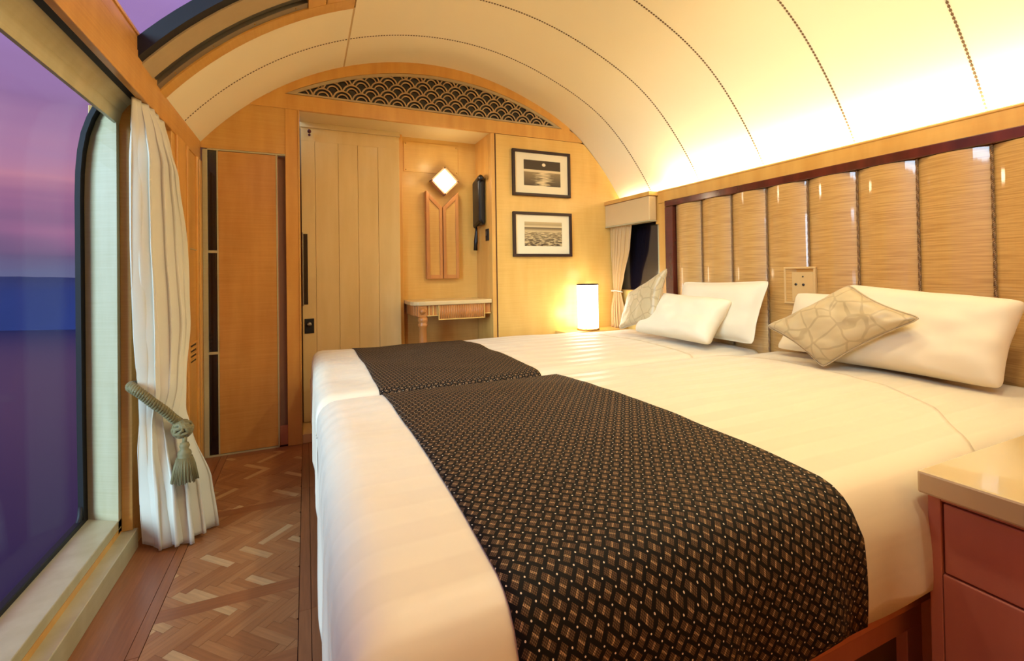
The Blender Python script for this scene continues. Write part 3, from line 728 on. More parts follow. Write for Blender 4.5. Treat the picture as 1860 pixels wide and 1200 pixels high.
hdv = root('hair_dryer', (1.262, 3.43, 1.60), 'black handset in a long wall holder on the alcove side wall', 'wall handset')
b = bm_box(1.215, 1.269, 3.335, 3.50, 1.43, 1.80, .02, 3)
for v in b.verts:
    if v.co.x < 1.24: v.co.z += (3.42-v.co.y)*.25
mesh_obj('holder', None, None, M['handset'], hdv, bm=b, smooth=False)
tube('mouthpiece', [(1.232, 3.30, 1.77), (1.225, 3.315, 1.79), (1.224, 3.34, 1.79), (1.228, 3.37, 1.77)], .018, M['handset'], hdv, 10)
tube('handle', [(1.245, 3.485, 1.45), (1.242, 3.486, 1.38), (1.238, 3.488, 1.31), (1.236, 3.49, 1.24)], lambda t: .007+.010*min(1, t*1.4), M['handset'], hdv, 10)
sw = root('wall_switch', (1.268, 3.30, 1.35), 'small dark switch plate on the alcove side wall', 'switch')
box('plate', 1.262, 1.2695, 3.275, 3.335, 1.305, 1.395, M['black'], sw, .002)
box('rocker', 1.258, 1.262, 3.288, 3.322, 1.345, 1.375, M['metaldark'], sw, .001)

# ------------------------------------------------------------------ pictures
def pic_mat(kind):
    m_, t, b, N, L = newmat('print_'+kind)
    def MA(op, a=None, c=None, v1=None, v2=None):
        n = N('ShaderNodeMath'); n.operation = op
        if a is not None: L(a, n.inputs[0])
        elif v1 is not None: n.inputs[0].default_value = v1
        if c is not None: L(c, n.inputs[1])
        elif v2 is not None: n.inputs[1].default_value = v2
        return n.outputs[0]
    uv = N('ShaderNodeUVMap'); s = N('ShaderNodeSeparateXYZ'); L(uv.outputs[0], s.inputs[0]); u, v = s.outputs[0], s.outputs[1]
    cr = N('ShaderNodeValToRGB'); L(v, cr.inputs[0]); el = cr.color_ramp.elements
    dk, md, lt = srgb(66, 50, 34), srgb(140, 116, 78), srgb(226, 200, 150)
    mp = N('ShaderNodeMapping'); L(uv.outputs[0], mp.inputs[0])
    n = N('ShaderNodeTexNoise'); L(mp.outputs[0], n.inputs[0]); n.inputs['Detail'].default_value = 3
    if kind == 'moonlit_water':
        el[0].position = 0; el[0].color = dk; el[1].position = 1; el[1].color = dk
        for p, c in ((.52, md), (.55, lt), (.62, lt), (.635, dk)): k = el.new(p); k.color = c
        mp.inputs['Scale'].default_value = (2.2, 16, 1); n.inputs['Scale'].default_value = 1.6
        glow = MA('SUBTRACT', MA('ADD', n.outputs[0], MA('SUBTRACT', v1=.30, c=MA('ABSOLUTE', MA('SUBTRACT', u, v2=.52)))), v2=.58)
        g2 = MA('MULTIPLY', MA('MULTIPLY', MA('MAXIMUM', glow, v2=0), v2=4.5), MA('LESS_THAN', v, v2=.55))
        mx = N('ShaderNodeMix'); mx.data_type = 'RGBA'; mx.clamp_factor = True; L(g2, mx.inputs[0]); L(cr.outputs[0], mx.inputs[6]); mx.inputs[7].default_value = lt
        du = MA('MULTIPLY', MA('SUBTRACT', u, v2=.54), v2=1.33); dv = MA('SUBTRACT', v, v2=.84)
        moon = MA('LESS_THAN', MA('ADD', MA('MULTIPLY', du, du), MA('MULTIPLY', dv, dv)), v2=.0042)
        m2 = N('ShaderNodeMix'); m2.data_type = 'RGBA'; L(moon, m2.inputs[0]); L(mx.outputs[2], m2.inputs[6]); m2.inputs[7].default_value = srgb(246, 226, 186)
        L(m2.outputs[2], b.inputs['Base Color'])
    else:
        el[0].position = 0; el[0].color = dk; el[1].position = 1; el[1].color = srgb(196, 170, 120)
        for p, c in ((.55, md), (.62, srgb(206, 180, 130)), (.70, md), (.76, srgb(84, 64, 42)), (.79, lt), (.88, srgb(170, 144, 98))): k = el.new(p); k.color = c
        mp.inputs['Rotation'].default_value = (0, 0, .55); mp.inputs['Scale'].default_value = (5, 14, 1); n.inputs['Scale'].default_value = 1.5
        st = MA('MULTIPLY', MA('MULTIPLY', MA('MAXIMUM', MA('SUBTRACT', n.outputs[0], v2=.47), v2=0), v2=9), MA('LESS_THAN', v, v2=.60))
        mx = N('ShaderNodeMix'); mx.data_type = 'RGBA'; mx.clamp_factor = True; L(st, mx.inputs[0]); L(cr.outputs[0], mx.inputs[6]); mx.inputs[7].default_value = srgb(206, 180, 130)
        L(mx.outputs[2], b.inputs['Base Color'])
    b.inputs['Roughness'].default_value = .35
    return m_
M['mat_board'] = plain('cream_mat_board', srgb(240, 222, 180), .8, noise_amt=.01)
M['frame'] = plain('dark_brown_frame', srgb(46, 20, 13), .5)
def picture(x0, x1, z0, z1, kind, label):
    r = root('framed_picture', ((x0+x1)/2, D, z0), label, 'picture', 'framed prints on the end wall')
    w = .021
    box('frame_bar', x0, x1, D-.026, D-.001, z1-w, z1, M['frame'], r, .002); box('frame_bar', x0, x1, D-.026, D-.001, z0, z0+w, M['frame'], r, .002)
    box('frame_bar', x0, x0+w, D-.026, D-.001, z0+w, z1-w, M['frame'], r, .002); box('frame_bar', x1-w, x1, D-.026, D-.001, z0+w, z1-w, M['frame'], r, .002)
    box('mount_board', x0+w, x1-w, D-.012, D-.002, z0+w, z1-w, M['mat_board'], r, 0)
    a0, a1 = x0+.098, x1-.088; b0, b1 = z0+.082, z1-.075
    y = D-.0135
    mesh_obj('print', [(a0, y, b0), (a1, y, b0), (a1, y, b1), (a0, y, b1), (a0, y+.001, b0), (a1, y+.001, b0), (a1, y+.001, b1), (a0, y+.001, b1)], [(0, 1, 2, 3), (7, 6, 5, 4), (0, 4, 5, 1), (1, 5, 6, 2), (2, 6, 7, 3), (3, 7, 4, 0)], pic_mat(kind), r,
             uvs=[(0, 0), (1, 0), (1, 1), (0, 1)]*2)
picture(1.442, 1.950, 1.650, 2.005, 'moonlit_water', 'dark framed print of moonlit water, upper of two')
picture(1.440, 1.955, 1.180, 1.525, 'rippled_sand', 'dark framed print of rippled shore under clouds, lower of two')

# ------------------------------------------------------------------ right wall, cove rail and far right window
WX = 2.366
wr = root('wall_right', (2.45, 1.0, 0), kind='structure'); wr['label'] = 'headboard wall with cove rail and small window bay'
prism('cove_rail', [(WX, 1.552), (WX+.003, 1.546), (WX+.05, 1.546), (WX+.05, 1.556), (WX+.017, 1.556), (WX+.017, 1.640), (WX+.003, 1.640), (WX-.004, 1.634), (WX-.004, 1.628), (WX, 1.624)], 1, YN, 2.667, M['wood_trim'], wr)
box('cove_trough', 2.40, 2.60, YN, D+.02, 1.48, 1.525, M['ceiling'], wr, 0)
box('rail_end', WX+.005, 2.42, 2.60, 2.666, 0, 1.545, M['wood_trim'], wr, .002)
box('wall_core', 2.40, 2.60, YN, 2.64, 0, 1.50, M['wood'], wr, 0)
box('bay_sill', 2.385, 2.60, 2.66, D, 0, .90, M['wood'], wr, .002)
box('bay_post', 2.40, 2.60, 2.64, 2.705, .9, 1.60, M['wood_trim'], wr, .002)
box('bay_head', 2.40, 2.60, 2.705, D, 1.44, 1.60, M['wood_trim'], wr, .002)
box('bay_rail', WX+.01, 2.42, 2.66, D, 1.56, 1.63, M['wood_trim'], wr, .002)
box('bay_corner', WX+.008, 2.42, 2.60, 2.705, 1.40, 1.632, M['wood_trim'], wr, .001)
box('wall_outer', 2.60, 2.66, YN, 3.7, 0, 1.9, M['wall_dark'], wr, 0)
w3 = root('window_3', (2.45, 2.95, .9), kind='structure'); w3['label'] = 'small dark night window behind the far gold curtain'
box('dark_glass', 2.435, 2.445, 2.705, D, .90, 1.44, M['blackgloss'], w3, 0)
box('inner_stile', 2.405, 2.435, 2.705, 2.722, .90, 1.44, M['wood_pale'], w3, .002)
box('inner_sill', 2.385, 2.435, 2.705, D, .895, .905, M['wood_trim'], w3, .002)
pm = root('pelmet', (2.33, 2.95, 1.42), 'padded tan pelmet box above the far small window', 'pelmet')
box('valance', 2.292, 2.36, 2.679, D-.002, 1.425, 1.605, M['pelmet'], pm, .008, 3)
box('top_trim', 2.284, 2.372, 2.668, D-.002, 1.606, 1.636, M['wood_trim'], pm, .003)
box('bottom_piping', 2.290, 2.362, 2.677, D-.002, 1.419, 1.426, M['wood_pale'], pm, .002)

# headboard
HB0, HB1 = 2.487, -.32
hb = root('headboard', (2.34, 1.1, .45), 'wide padded gold headboard of upright curved panels in a mahogany frame', 'headboard')
box('frame_bar', WX-.034, WX+.034, HB1-.08, 2.565, 1.507, 1.550, M['mahogany'], hb, .004)
box('frame_bar', WX-.034, WX+.034, 2.489, 2.565, .40, 1.506, M['mahogany'], hb, .004)
box('backing', WX+.004, WX+.034, HB1, 2.487, .40, 1.506, M['wood_orange'], hb, 0)
W = .2335
yj = HB0
k = 0
while yj-W > HB1-.01:
    y1, y0 = yj-.0035, yj-W+.0035
    vs, fs = [], []
    n = 20
    for i in range(n+1):
        t = i/n; y = y0+(y1-y0)*t
        xf = WX-.004-.031*math.sin(PI*t)**.9
        vs += [(xf, y, .42), (xf, y, 1.505), (WX+.006, y, 1.505), (WX+.006, y, .42)]
    for i in range(n):
        a = i*4; b = a+4
        for q in range(4): fs.append((a+q, b+q, b+(q+1) % 4, a+(q+1) % 4))
    fs += [(0, 1, 2, 3), (n*4+3, n*4+2, n*4+1, n*4)]
    o = mesh_obj('padded_panel', vs, fs, M['hb'], hb)
    for p in o.data.polygons: p.use_smooth = abs(p.normal.z) < .5 and p.normal.x < -.05
    tw = []
    for ph in (0, PI):
        pts = [(WX-.010+.0026*math.cos(ph+z_*420), yj-W+.0028*math.sin(ph+z_*420), z_) for z_ in [.45+1.055*i/170 for i in range(171)]]
        tw.append(pts)
    b = bmesh.new(); bm_tube(b, tw[0], .0036, 5); bm_tube(b, tw[1], .0036, 5)
    mesh_obj('twisted_cord', None, None, M['cord'] if 'cord' in M else M.setdefault('cord', fabric('brown_gold_cord', srgb(176, 134, 84), .6, 500, .5, .1, srgb(150, 108, 62))), hb, bm=b, smooth=True)
    yj -= W; k += 1
# socket plate in the headboard
op = root('outlet_plate', (2.32, 1.57, .87), 'square brass-toned wall outlet plate set in the headboard', 'outlet')
M['plate'] = plain('gold_plate', srgb(212, 172, 112), .4)
px = WX-.036
y0, y1, z0, z1 = 1.505, 1.672, .87, 1.062
for (a, b, c, d) in ((y0, y1, z1-.010, z1), (y0, y1, z0, z0+.010), (y0, y0+.010, z0+.01, z1-.01), (y1-.010, y1, z0+.01, z1-.01)):
    box('rim_bar', px-.004, px+.012, a, b, c, d, M['plate'], op, .002)
box('back_box', px+.010, px+.05, y0+.004, y1-.004, z0+.004, z1-.004, M['wood_closet'], op, 0)
box('face_plate', px+.004, px+.0105, y0+.014, y1-.040, z0+.012, z1-.026, M['plate'], op, .002)
for (yy, zz, r) in ((1.610, .972, .0065), (1.570, .970, .0065), (1.572, 1.012, .0035)):
    lathe('socket_hole', [(0, -.003), (r, -.003), (r, .001)], (px+.004, yy, zz), M['blackgloss'], op, 14, 'X')

# ------------------------------------------------------------------ beds
def cloth_shape(x, y, A):
    """A: dict x0,x1 (foot, head), y0,y1, top, R, drops: foot, near, far (hem heights)"""
    pass
def bed_cloth(name, x0, x1, y0, y1, top, R, hem_foot, hem_near, hem_far, mat, off=0.0, head_open=True, foot=True, seed=0, res=.022, wr=.006, cr_=.02, label=None, cat=None, thick=.004, wave=.012, group=None, bulge=0.0, endc=None):
    # unwrapped coordinates: a along X (a=0 at x0), b along Y
    def drop_len(h): return (top-h) - R + R*PI/2 if h is not None else 0
    La = drop_len(hem_foot) if foot else 0
    Lb0 = drop_len(hem_near); Lb1 = drop_len(hem_far)
    A0 = (x0+R-La) if foot else x0; A1 = x1
    B0 = y0+R-Lb0; B1 = y1-R+Lb1
    na = max(4, int((A1-A0)/res)); nb = max(4, int((B1-B0)/res))
    def bend(s):  # overrun s>=0 -> (outward, down)
        if s <= 0: return 0, 0
        a = s/R
        if a < PI/2: return R*math.sin(a), R*(1-math.cos(a))
        return R, R+(s-R*PI/2)
    vs, uv = [], []
    for i in range(na+1):
        for j in range(nb+1):
            b = B0+(B1-B0)*j/nb
            Ae = A1
            if endc:
                for (q0, e0), (q1, e1) in zip(endc, endc[1:]):
                    if q0 <= b <= q1: tt = (b-q0)/(q1-q0); Ae = e0+(e1-e0)*tt; break
                else: Ae = endc[0][1] if b < endc[0][0] else endc[-1][1]
            a = A0+(Ae-A0)*i/na
            ox, dx = bend((x0+R)-a) if foot else (0, 0)
            o0, d0 = bend((y0+R)-b); o1, d1 = bend(b-(y1-R))
            bx = (x0+R-ox) if (foot and a < x0+R) else a
            by = (y0+R-o0) if b < y0+R else ((y1-R+o1) if b > y1-R else b)
            dz = max(dx, d0, d1)+.25*min(dx, max(d0, d1))
            z = top-dz
            # soft crown and wrinkles
            fx = max(0, min(1, (bx-x0)/(2.2-x0))); fy = max(0, min(1, (by-y0)/(y1-y0)))
            crown = cr_*math.sin(PI*fy)**.6*(1 if dz < R else max(0, 1-(dz-R)/.05))
            nz_ = noise.noise(Vector((bx*2.6+seed, by*3.6, seed*1.7)))*wr*1.6 + noise.noise(Vector((bx*7+seed, by*9, z*6)))*wr*.6
            if dz < R*.9: z += crown+nz_
            else:
                fl = min(1, (dz-R*.9)/.15)
                wv = wave*fl*(math.sin(bx*21+seed)+.5*math.sin(bx*47+seed*2)) if max(d0, d1) > dx else wave*fl*(math.sin(by*19+seed)+.5*math.sin(by*41+1))
                if d0 >= dx and d0 > 0: by -= wv*.7+.008*fl+nz_+bulge*math.sin(PI*min(1, dz/.3))
                elif d1 >= dx and d1 > 0: by += wv*.7+.008*fl
                if dx > 0: bx -= (wv if dx >= max(d0, d1) else 0)*.35+nz_*.6
                if (j in (0, nb)) or (foot and i == 0): z += wv*.9
            if foot: bx = max(bx, x0-.012)
            vs.append([bx, by, z]); uv.append((a, b))
    # offset along normals
    idx = lambda i, j: i*(nb+1)+j
    fs = [(idx(i, j), idx(i+1, j), idx(i+1, j+1), idx(i, j+1)) for i in range(na) for j in range(nb)]
    if off:
        nv = []
        for i in range(na+1):
            for j in range(nb+1):
                p = Vector(vs[idx(i, j)])
                du = Vector(vs[idx(min(na, i+1), j)])-Vector(vs[idx(max(0, i-1), j)]); dv = Vector(vs[idx(i, min(nb, j+1))])-Vector(vs[idx(i, max(0, j-1))])
                nrm = du.cross(dv).normalized(); nv.append(tuple(p+nrm*off))
        vs = nv
    o = mesh_obj(name, vs, fs, mat, None, smooth=True, uvs=uv, origin=((x0+x1)/2, (y0+y1)/2, top-.1))
    md = o.modifiers.new('thickness', 'SOLIDIFY'); md.thickness = thick; md.offset = -1
    tag(o, label, cat, group)
    return o
BX0, BX1 = .028, 2.325
beds = [('near', .552, 1.775, 3.1), ('far', 1.795, 3.045, 8.7)]
for nm, y0, y1, sd in beds:
    near = nm == 'near'
    bd = root('bed', (1.2, (y0+y1)/2, 0), 'near twin bed on a cherry wood base beside the dresser' if near else 'far twin bed by the lamp and end wall', 'bed', 'pair of twin beds')
    xa_, xb_, ya_, yb_ = .085, BX1, y0+.035, y1-.012
    box('mattress', .075, BX1-.01, y0+.035, y1-.02, .36, .572, M['sheet'], bd, .05, 4)
    # base: side frame with sunk panel and cupboard opening
    box('base_core', xa_+.03, xb_-.02, ya_+.05, yb_-.03, .02, .352, M['wood_red'], bd, 0)
    box('top_rail', xa_, xb_, ya_, ya_+.05, .300, .355, M['wood_red'], bd, .003)
    box('stile', xa_, xa_+.08, ya_, ya_+.05, 0, .30, M['wood_red'], bd, .002)
    box('stile', 1.285, xb_, ya_, ya_+.05, 0, .30, M['wood_red'], bd, .002)
    box('side_panel', xa_+.08, 1.285, ya_+.018, ya_+.048, .235, .298, M['wood_dresser'], bd, .002)
    box('side_panel', xa_+.08, .33, ya_+.018, ya_+.048, .0, .235, M['wood_dresser'], bd, .002)
    box('side_panel', 1.225, 1.285, ya_+.018, ya_+.048, .0, .235, M['wood_dresser'], bd, .002)
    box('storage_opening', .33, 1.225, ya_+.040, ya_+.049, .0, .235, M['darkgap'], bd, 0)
    box('foot_board', xa_-.012, xa_, ya_, yb_, 0, .35, M['black'], bd, .002)
DUV1 = 1.86
def smooth_ends(pts, n=6):
    o = []
    for i in range(len(pts)-1):
        p0, p1, p2, p3 = pts[max(0, i-1)], pts[i], pts[i+1], pts[min(len(pts)-1, i+2)]
        for k in range(n):
            t = k/n; o.append((p1[0]+(p2[0]-p1[0])*t, .5*(2*p1[1]+(-p0[1]+p2[1])*t+(2*p0[1]-5*p1[1]+4*p2[1]-p3[1])*t*t+(-p0[1]+3*p1[1]-3*p2[1]+p3[1])*t**3)))
    return o+[pts[-1]]
END_N = smooth_ends([(.40, 1.36), (.50, 1.42), (.60, 1.50), (.75, 1.69), (.96, 1.83), (1.25, 1.925), (1.5, 1.955), (1.70, 1.88), (1.9, 1.80)])
END_F = smooth_ends([(1.7, 1.80), (1.9, 1.86), (2.4, 1.90), (2.8, 1.84), (3.0, 1.80), (3.2, 1.76)])
d1_ = bed_cloth('duvet', BX0, DUV1, .548, 1.782, .615, .075, .20, .385, .50, M['duvet'], seed=3.1, label='white striped duvet covering the near bed, hanging over its side', cat='duvet', wr=.005, cr_=.028, thick=.012, group='white duvets', bulge=.012, endc=END_N)
d2_ = bed_cloth('duvet', BX0-.002, DUV1-.02, 1.806, 3.04, .605, .06, .20, .50, .40, M['duvet'], seed=8.7, label='white striped duvet covering the far bed below the lamp', cat='duvet', wr=.006, cr_=.02, thick=.012, group='white duvets', endc=END_F)
s1_ = bed_cloth('bed_sheet', 1.25, 2.325, .566, 1.776, .599, .070, None, .42, .52, M['duvet'], foot=False, seed=5, label='white sheet at the head of the near bed under its pillows', cat='sheet', cr_=.028, wr=.004, group='sheets')
s2_ = bed_cloth('bed_sheet', 1.70, 2.325, 1.810, 3.035, .592, .06, None, .52, .42, M['duvet'], foot=False, seed=6, label='white sheet at the head of the far bed under its pillows', cat='sheet', cr_=.02, wr=.004, group='sheets')
def runner(x0, x1, y0, y1, top, R, hn, hf_, seed, src, label, cr_, wr, bulge):
    # the runner follows the duvet it lies on, 3 mm above
    o = bed_cloth('bed_runner', BX0, x1, y0, y1, top, R, .20, hn, hf_, M['runner'], off=.004, seed=seed, label=label, cat='bed runner', wr=wr, cr_=cr_, group='bed runners', thick=.003, bulge=bulge)
    me = o.data; bm_ = bmesh.new(); bm_.from_mesh(me); ul = bm_.loops.layers.uv.active
    dele = []
    for f in bm_.faces:
        a = sum(l[ul].uv.x for l in f.loops)/len(f.loops)
        if a < x0: dele.append(f)
    bmesh.ops.delete(bm_, geom=dele, context='FACES'); bm_.to_mesh(me); bm_.free()
    return o
runner(.252, .955, .548, 1.782, .615, .075, .385, .50, 3.1, None, 'dark brown woven lattice bed runner across the near bed, draped down its side', .028, .005, .012)
runner(.245, .945, 1.806, 3.04, .605, .06, .50, .45, 8.7, None, 'dark brown woven lattice bed runner across the far bed', .02, .006, 0)

def pillow(name, c00, c10, c11, c01, T, mat, label, cat, seed, group=None, n=30, pinch=.03, piping=False, flange=0, wr=.006, rnd=.10):
    P = [Vector(c) for c in (c00, c10, c11, c01)]
    nrm = ((P[1]-P[0]).cross(P[3]-P[0])+(P[2]-P[3]).cross(P[2]-P[1])).normalized()
    if nrm.dot(Vector((0, 0, 1.05))-P[0]) < 0: nrm = -nrm
    ctr = sum(P, Vector())/4
    def base(s, t):
        a, b_ = 2*s-1, 2*t-1
        s2 = s+(-a)*pinch*(1-b_*b_)*abs(a)**3; t2 = t+(-b_)*pinch*(1-a*a)*abs(b_)**3
        return P[0]*(1-s2)*(1-t2)+P[1]*s2*(1-t2)+P[2]*s2*t2+P[3]*(1-s2)*t2
    _b = base
    def base(s, t):
        a, b_ = 2*s-1, 2*t-1
        k = max(0, abs(a)+abs(b_)-1.72)/.28
        k = k*k*.5*rnd
        return _b(s+(-a)*k*.5, t+(-b_)*k*.5)
    vs = []; grid = {}
    for side in (1, -1):
        for i in range(n+1):
            for j in range(n+1):
                s, t = i/n, j/n
                if side == -1 and (i in (0, n) or j in (0, n)): grid[(side, i, j)] = grid[(1, i, j)]; continue
                a, b_ = abs(2*s-1), abs(2*t-1)
                fa = flange
                aa = max(0, min(1, a/(1-fa))) ; bb = max(0, min(1, b_/(1-fa)))
                h = T/2*((1-aa**3.2)*(1-bb**3.2))**.5 + .0015
                p = base(s, t)
                k_ = noise.noise(Vector((s*5+seed, t*5, side*3+seed)))*wr*1.2 + noise.noise(Vector((s*13+seed, t*9, side)))*wr*.45
                # radial creases near the corners
                h += k_*(1 if h > .004 else .5)
                p = p+nrm*side*max(.0012, h)
                grid[(side, i, j)] = len(vs); vs.append(p)
    fs = []
    for side in (1, -1):
        for i in range(n):
            for j in range(n):
                q = (grid[(side, i, j)], grid[(side, i+1, j)], grid[(side, i+1, j+1)], grid[(side, i, j+1)])
                fs.append(q if side == 1 else q[::-1])
    r = root(name, ctr, label, cat, group)
    b = bmesh.new(); bv = [b.verts.new(v) for v in vs]
    for f in fs:
        try: b.faces.new([bv[k] for k in f])
        except ValueError: pass
    bmesh.ops.recalc_face_normals(b, faces=b.faces)
    o = mesh_obj('cover', None, None, mat, r, bm=b, smooth=True)
    md = o.modifiers.new('sub', 'SUBSURF'); md.levels = 1; md.render_levels = 1
    if piping:
        ring = [base(i/n, 0) for i in range(n)]+[base(1, i/n) for i in range(n)]+[base(1-i/n, 1) for i in range(n)]+[base(0, 1-i/n) for i in range(n)]
        tube('piping', ring, .0028, M['piping'], r, 6, True)
    return r
# far bed
pillow('pillow', (2.22, 2.42, .63), (2.20, 1.755, .640), (2.275, 1.70, .998), (2.275, 2.345, .985), .13, M['pillow'], 'white pillow leaning on the headboard, rear of the two on the far bed', 'pillow', 1.3, 'white pillows', flange=.07)
pillow('pillow', (2.02, 2.545, .645), (2.02, 1.895, .640), (2.185, 1.865, .885), (2.185, 2.43, .905), .16, M['pillow'], 'white pillow in front of another on the far bed, behind its cushion', 'pillow', 2.4, 'white pillows', pinch=.03, wr=.009)
pillow('cushion', (2.045, 2.735, .635), (2.03, 2.33, .72), (2.10, 2.285, 1.080), (2.10, 2.68, .90), .10, M['cushion'], 'beige silk cushion standing on the far bed by the gold curtain', 'cushion', 5.5, 'silk cushions', piping=True, pinch=.06)
# near bed
pillow('pillow', (2.18, 1.63, .645), (2.19, .86, .64), (2.285, .88, .945), (2.285, 1.585, .935), .09, M['pillow'], 'white pillow against the headboard, rear of the two on the near bed', 'pillow', 7.7, 'white pillows', flange=.05)
pillow('pillow', (2.08, 1.40, .640), (2.10, .740, .635), (2.225, .715, .935), (2.235, 1.30, .985), .17, M['pillow'], 'large white pillow behind the cushion on the near bed', 'pillow', 9.9, 'white pillows', wr=.009)
pillow('cushion', (1.975, 1.255, .632), (2.03, .925, .868), (2.10, 1.215, .985), (1.98, 1.525, .785), .11, M['cushion'], 'beige silk cushion tilted on its corner on the near bed', 'cushion', 12.1, 'silk cushions', piping=True, pinch=.06, wr=.009)

# ------------------------------------------------------------------ dresser (near right)
ds = root('dresser', (1.6, .25, 0), 'rosewood dresser with cream top and drawer beside the near bed', 'dresser')
DX0, DX1, DYa, DYb = 1.175, 2.32, -.10, .538
prism('worktop', [(DX0-.022, DYa-.02), (DX1+.01, DYa-.02), (DX1+.01, .546), (DX0-.022, .546)], 2, .585, .631, M['marble'], ds, .005)
box('carcass', DX0+.02, DX1, DYa, DYb, .06, .584, M['wood_dresser'], ds, 0)
box('end_stile', DX0, DX0+.02, .517, DYb, 0, .584, M['wood_dresser'], ds, .0015)
box('top_rail', DX0, DX0+.02, DYa, .516, .575, .584, M['wood_dresser'], ds, .0)
box('drawer_front', DX0+.003, DX0+.02, DYa, .514, .430, .570, M['wood_dresser'], ds, .003)
box('lower_front', DX0, DX0+.02, DYa, .516, .06, .4265, M['wood_dresser'], ds, .002)
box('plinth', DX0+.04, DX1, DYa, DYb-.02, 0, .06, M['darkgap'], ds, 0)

# ------------------------------------------------------------------ bedside shelf and lamp
sh = root('bedside_shelf', (2.05, 3.14, 0), 'narrow wooden shelf between the far bed and end wall', 'shelf')
box('shelf_top', 1.80, 2.384, 3.062, D-.002, .575, .596, M['wood'], sh, .003)
box('shelf_body', 1.82, 2.37, 3.075, D-.002, 0, .575, M['wood_trim'], sh, 0)
lp = root('table_lamp', (2.045, 3.135, .596), 'glowing white table lamp with dark rims beside the far bed', 'lamp')
M['shade'] = plain('lit_paper_shade', srgb(250, 240, 220), .6, emis=(1, .95, .86, 1), estr=4.5)
LCx, LCy = 2.048, 3.135
lathe('base_ring', [(0, 0), (.088, 0), (.088, .010), (.0, .010)], (LCx, LCy, .597), M['brass'], lp, 32)
lathe('shade', [(.082, .0), (.084, .34), (.080, .34), (.078, .0)], (LCx, LCy, .612), M['shade'], lp, 40)
lathe('top_ring', [(.086, 0), (.086, .008), (.079, .008), (.079, 0)], (LCx, LCy, .952), M['frame'], lp, 32)
for k in range(4):
    a = PI/4+k*PI/2
    tube('post', [(LCx+.086*math.cos(a), LCy+.086*math.sin(a), .60), (LCx+.086*math.cos(a), LCy+.086*math.sin(a), .955)], .0022, M['brass'], lp, 6)
for k in range(4):
    a = k*PI/2+.2
    lathe('foot', [(0, -.004), (.006, -.004), (.006, .004), (0, .004)], (LCx+.08*math.cos(a), LCy+.08*math.sin(a), .600), M['brass'], lp, 10)
light('bedside_lamp_bulb', 'POINT', (LCx, LCy-.02, 1.02), .5, (1.0, .86, .62), shadow_soft_size=.06)
light('bedside_lamp_glow', 'POINT', (LCx-.14, LCy-.01, .72), .7, (1.0, .88, .66), shadow_soft_size=.05)

# ------------------------------------------------------------------ curtains
def curtain(name, rows, pleats, amp, mat, label, nu=120, nz_=60, seed=0, pleat_shape=1.0, pw=1.0, flat=1.0):
    """rows: list of (z, A(x,y), Mid(x,y), B(x,y), amp)"""
    rows = sorted(rows, key=lambda r: r[0])
    def at(z):
        if z <= rows[0][0]: return rows[0][1:]
        for r0, r1 in zip(rows, rows[1:]):
            if z <= r1[0]:
                t = (z-r0[0])/(r1[0]-r0[0]); t = t*t*(3-2*t)*.5+t*.5
                return [(r0[k][0]*(1-t)+r1[k][0]*t, r0[k][1]*(1-t)+r1[k][1]*t) for k in (1, 2, 3)]+[r0[4]*(1-t)+r1[4]*t]
        return rows[-1][1:]
    z0, z1 = rows[0][0], rows[-1][0]
    vs = []; fs = []
    for j in range(nz_+1):
        z = z0+(z1-z0)*j/nz_; A, Mi, B, am = at(z)
        A, Mi, B = Vector(A), Vector(Mi), Vector(B); Cc = 2*Mi-(A+B)/2
        for i in range(nu+1):
            t = i/nu
            p = A*(1-t)**2+Cc*2*t*(1-t)+B*t*t
            tg = (2*(1-t)*(Cc-A)+2*t*(B-Cc)).normalized(); nn = Vector((tg.y, -tg.x))
            ph = 2*PI*((t**pw)*pleats)+seed+.5*math.sin(t*9+seed)+.25*math.sin(z*2.1+t*5)
            w = math.sin(ph); w = math.copysign(abs(w)**pleat_shape, w)
            o_ = am*w*(flat+(1-flat)*max(0, min(1, (t-.15)/.25)))*(.75+.35*noise.noise(Vector((t*6, z*.8, seed))))
            o_ += .004*noise.noise(Vector((t*14, z*5, seed+3)))
            side = .35*am*math.sin(2*ph)
            p = p+nn*o_+tg*side
            vs.append((p.x, p.y, z+(0.006*math.sin(ph*.5+1) if j == 0 else 0)))
    for j in range(nz_):
        for i in range(nu):
            a = j*(nu+1)+i; fs.append((a, a+1, a+nu+2, a+nu+1))
    r = root(name, (rows[0][1][0], rows[0][1][1], z0), label, 'curtain')
    o = mesh_obj('cloth', vs, fs, mat, r, smooth=True)
    md = o.modifiers.new('thickness', 'SOLIDIFY'); md.thickness = .003; md.offset = 0
    return r
cu = curtain('curtain', [
    (.012, (-.590, 2.265), (-.455, 2.205), (-.372, 2.350), .034),
    (.20, (-.588, 2.235), (-.475, 2.215), (-.405, 2.40), .034),
    (.40, (-.585, 2.190), (-.510, 2.235), (-.470, 2.42), .022),
    (.50, (-.580, 2.185), (-.520, 2.240), (-.485, 2.42), .013),
    (.62, (-.580, 2.180), (-.500, 2.235), (-.500, 2.46), .019),
    (.85, (-.585, 2.165), (-.506, 2.260), (-.520, 2.61), .034),
    (1.20, (-.590, 2.150), (-.526, 2.270), (-.535, 2.68), .034),
    (1.50, (-.592, 2.150), (-.530, 2.245), (-.548, 2.57), .034),
    (1.62, (-.592, 2.155), (-.545, 2.245), (-.556, 2.52), .019),
    (1.738, (-.594, 2.165), (-.568, 2.260), (-.570, 2.50), .010)], 5.5, .02, M['curtain'],
    'silvery beige pleated curtain tied back beside the large window', nu=170, nz_=90, seed=1.0, pw=1.15, flat=.25)
tbk = root('curtain_tieback', (-.5, 2.2, .5), 'braided olive rope tieback with knot and tassel round the left curtain', 'tieback')
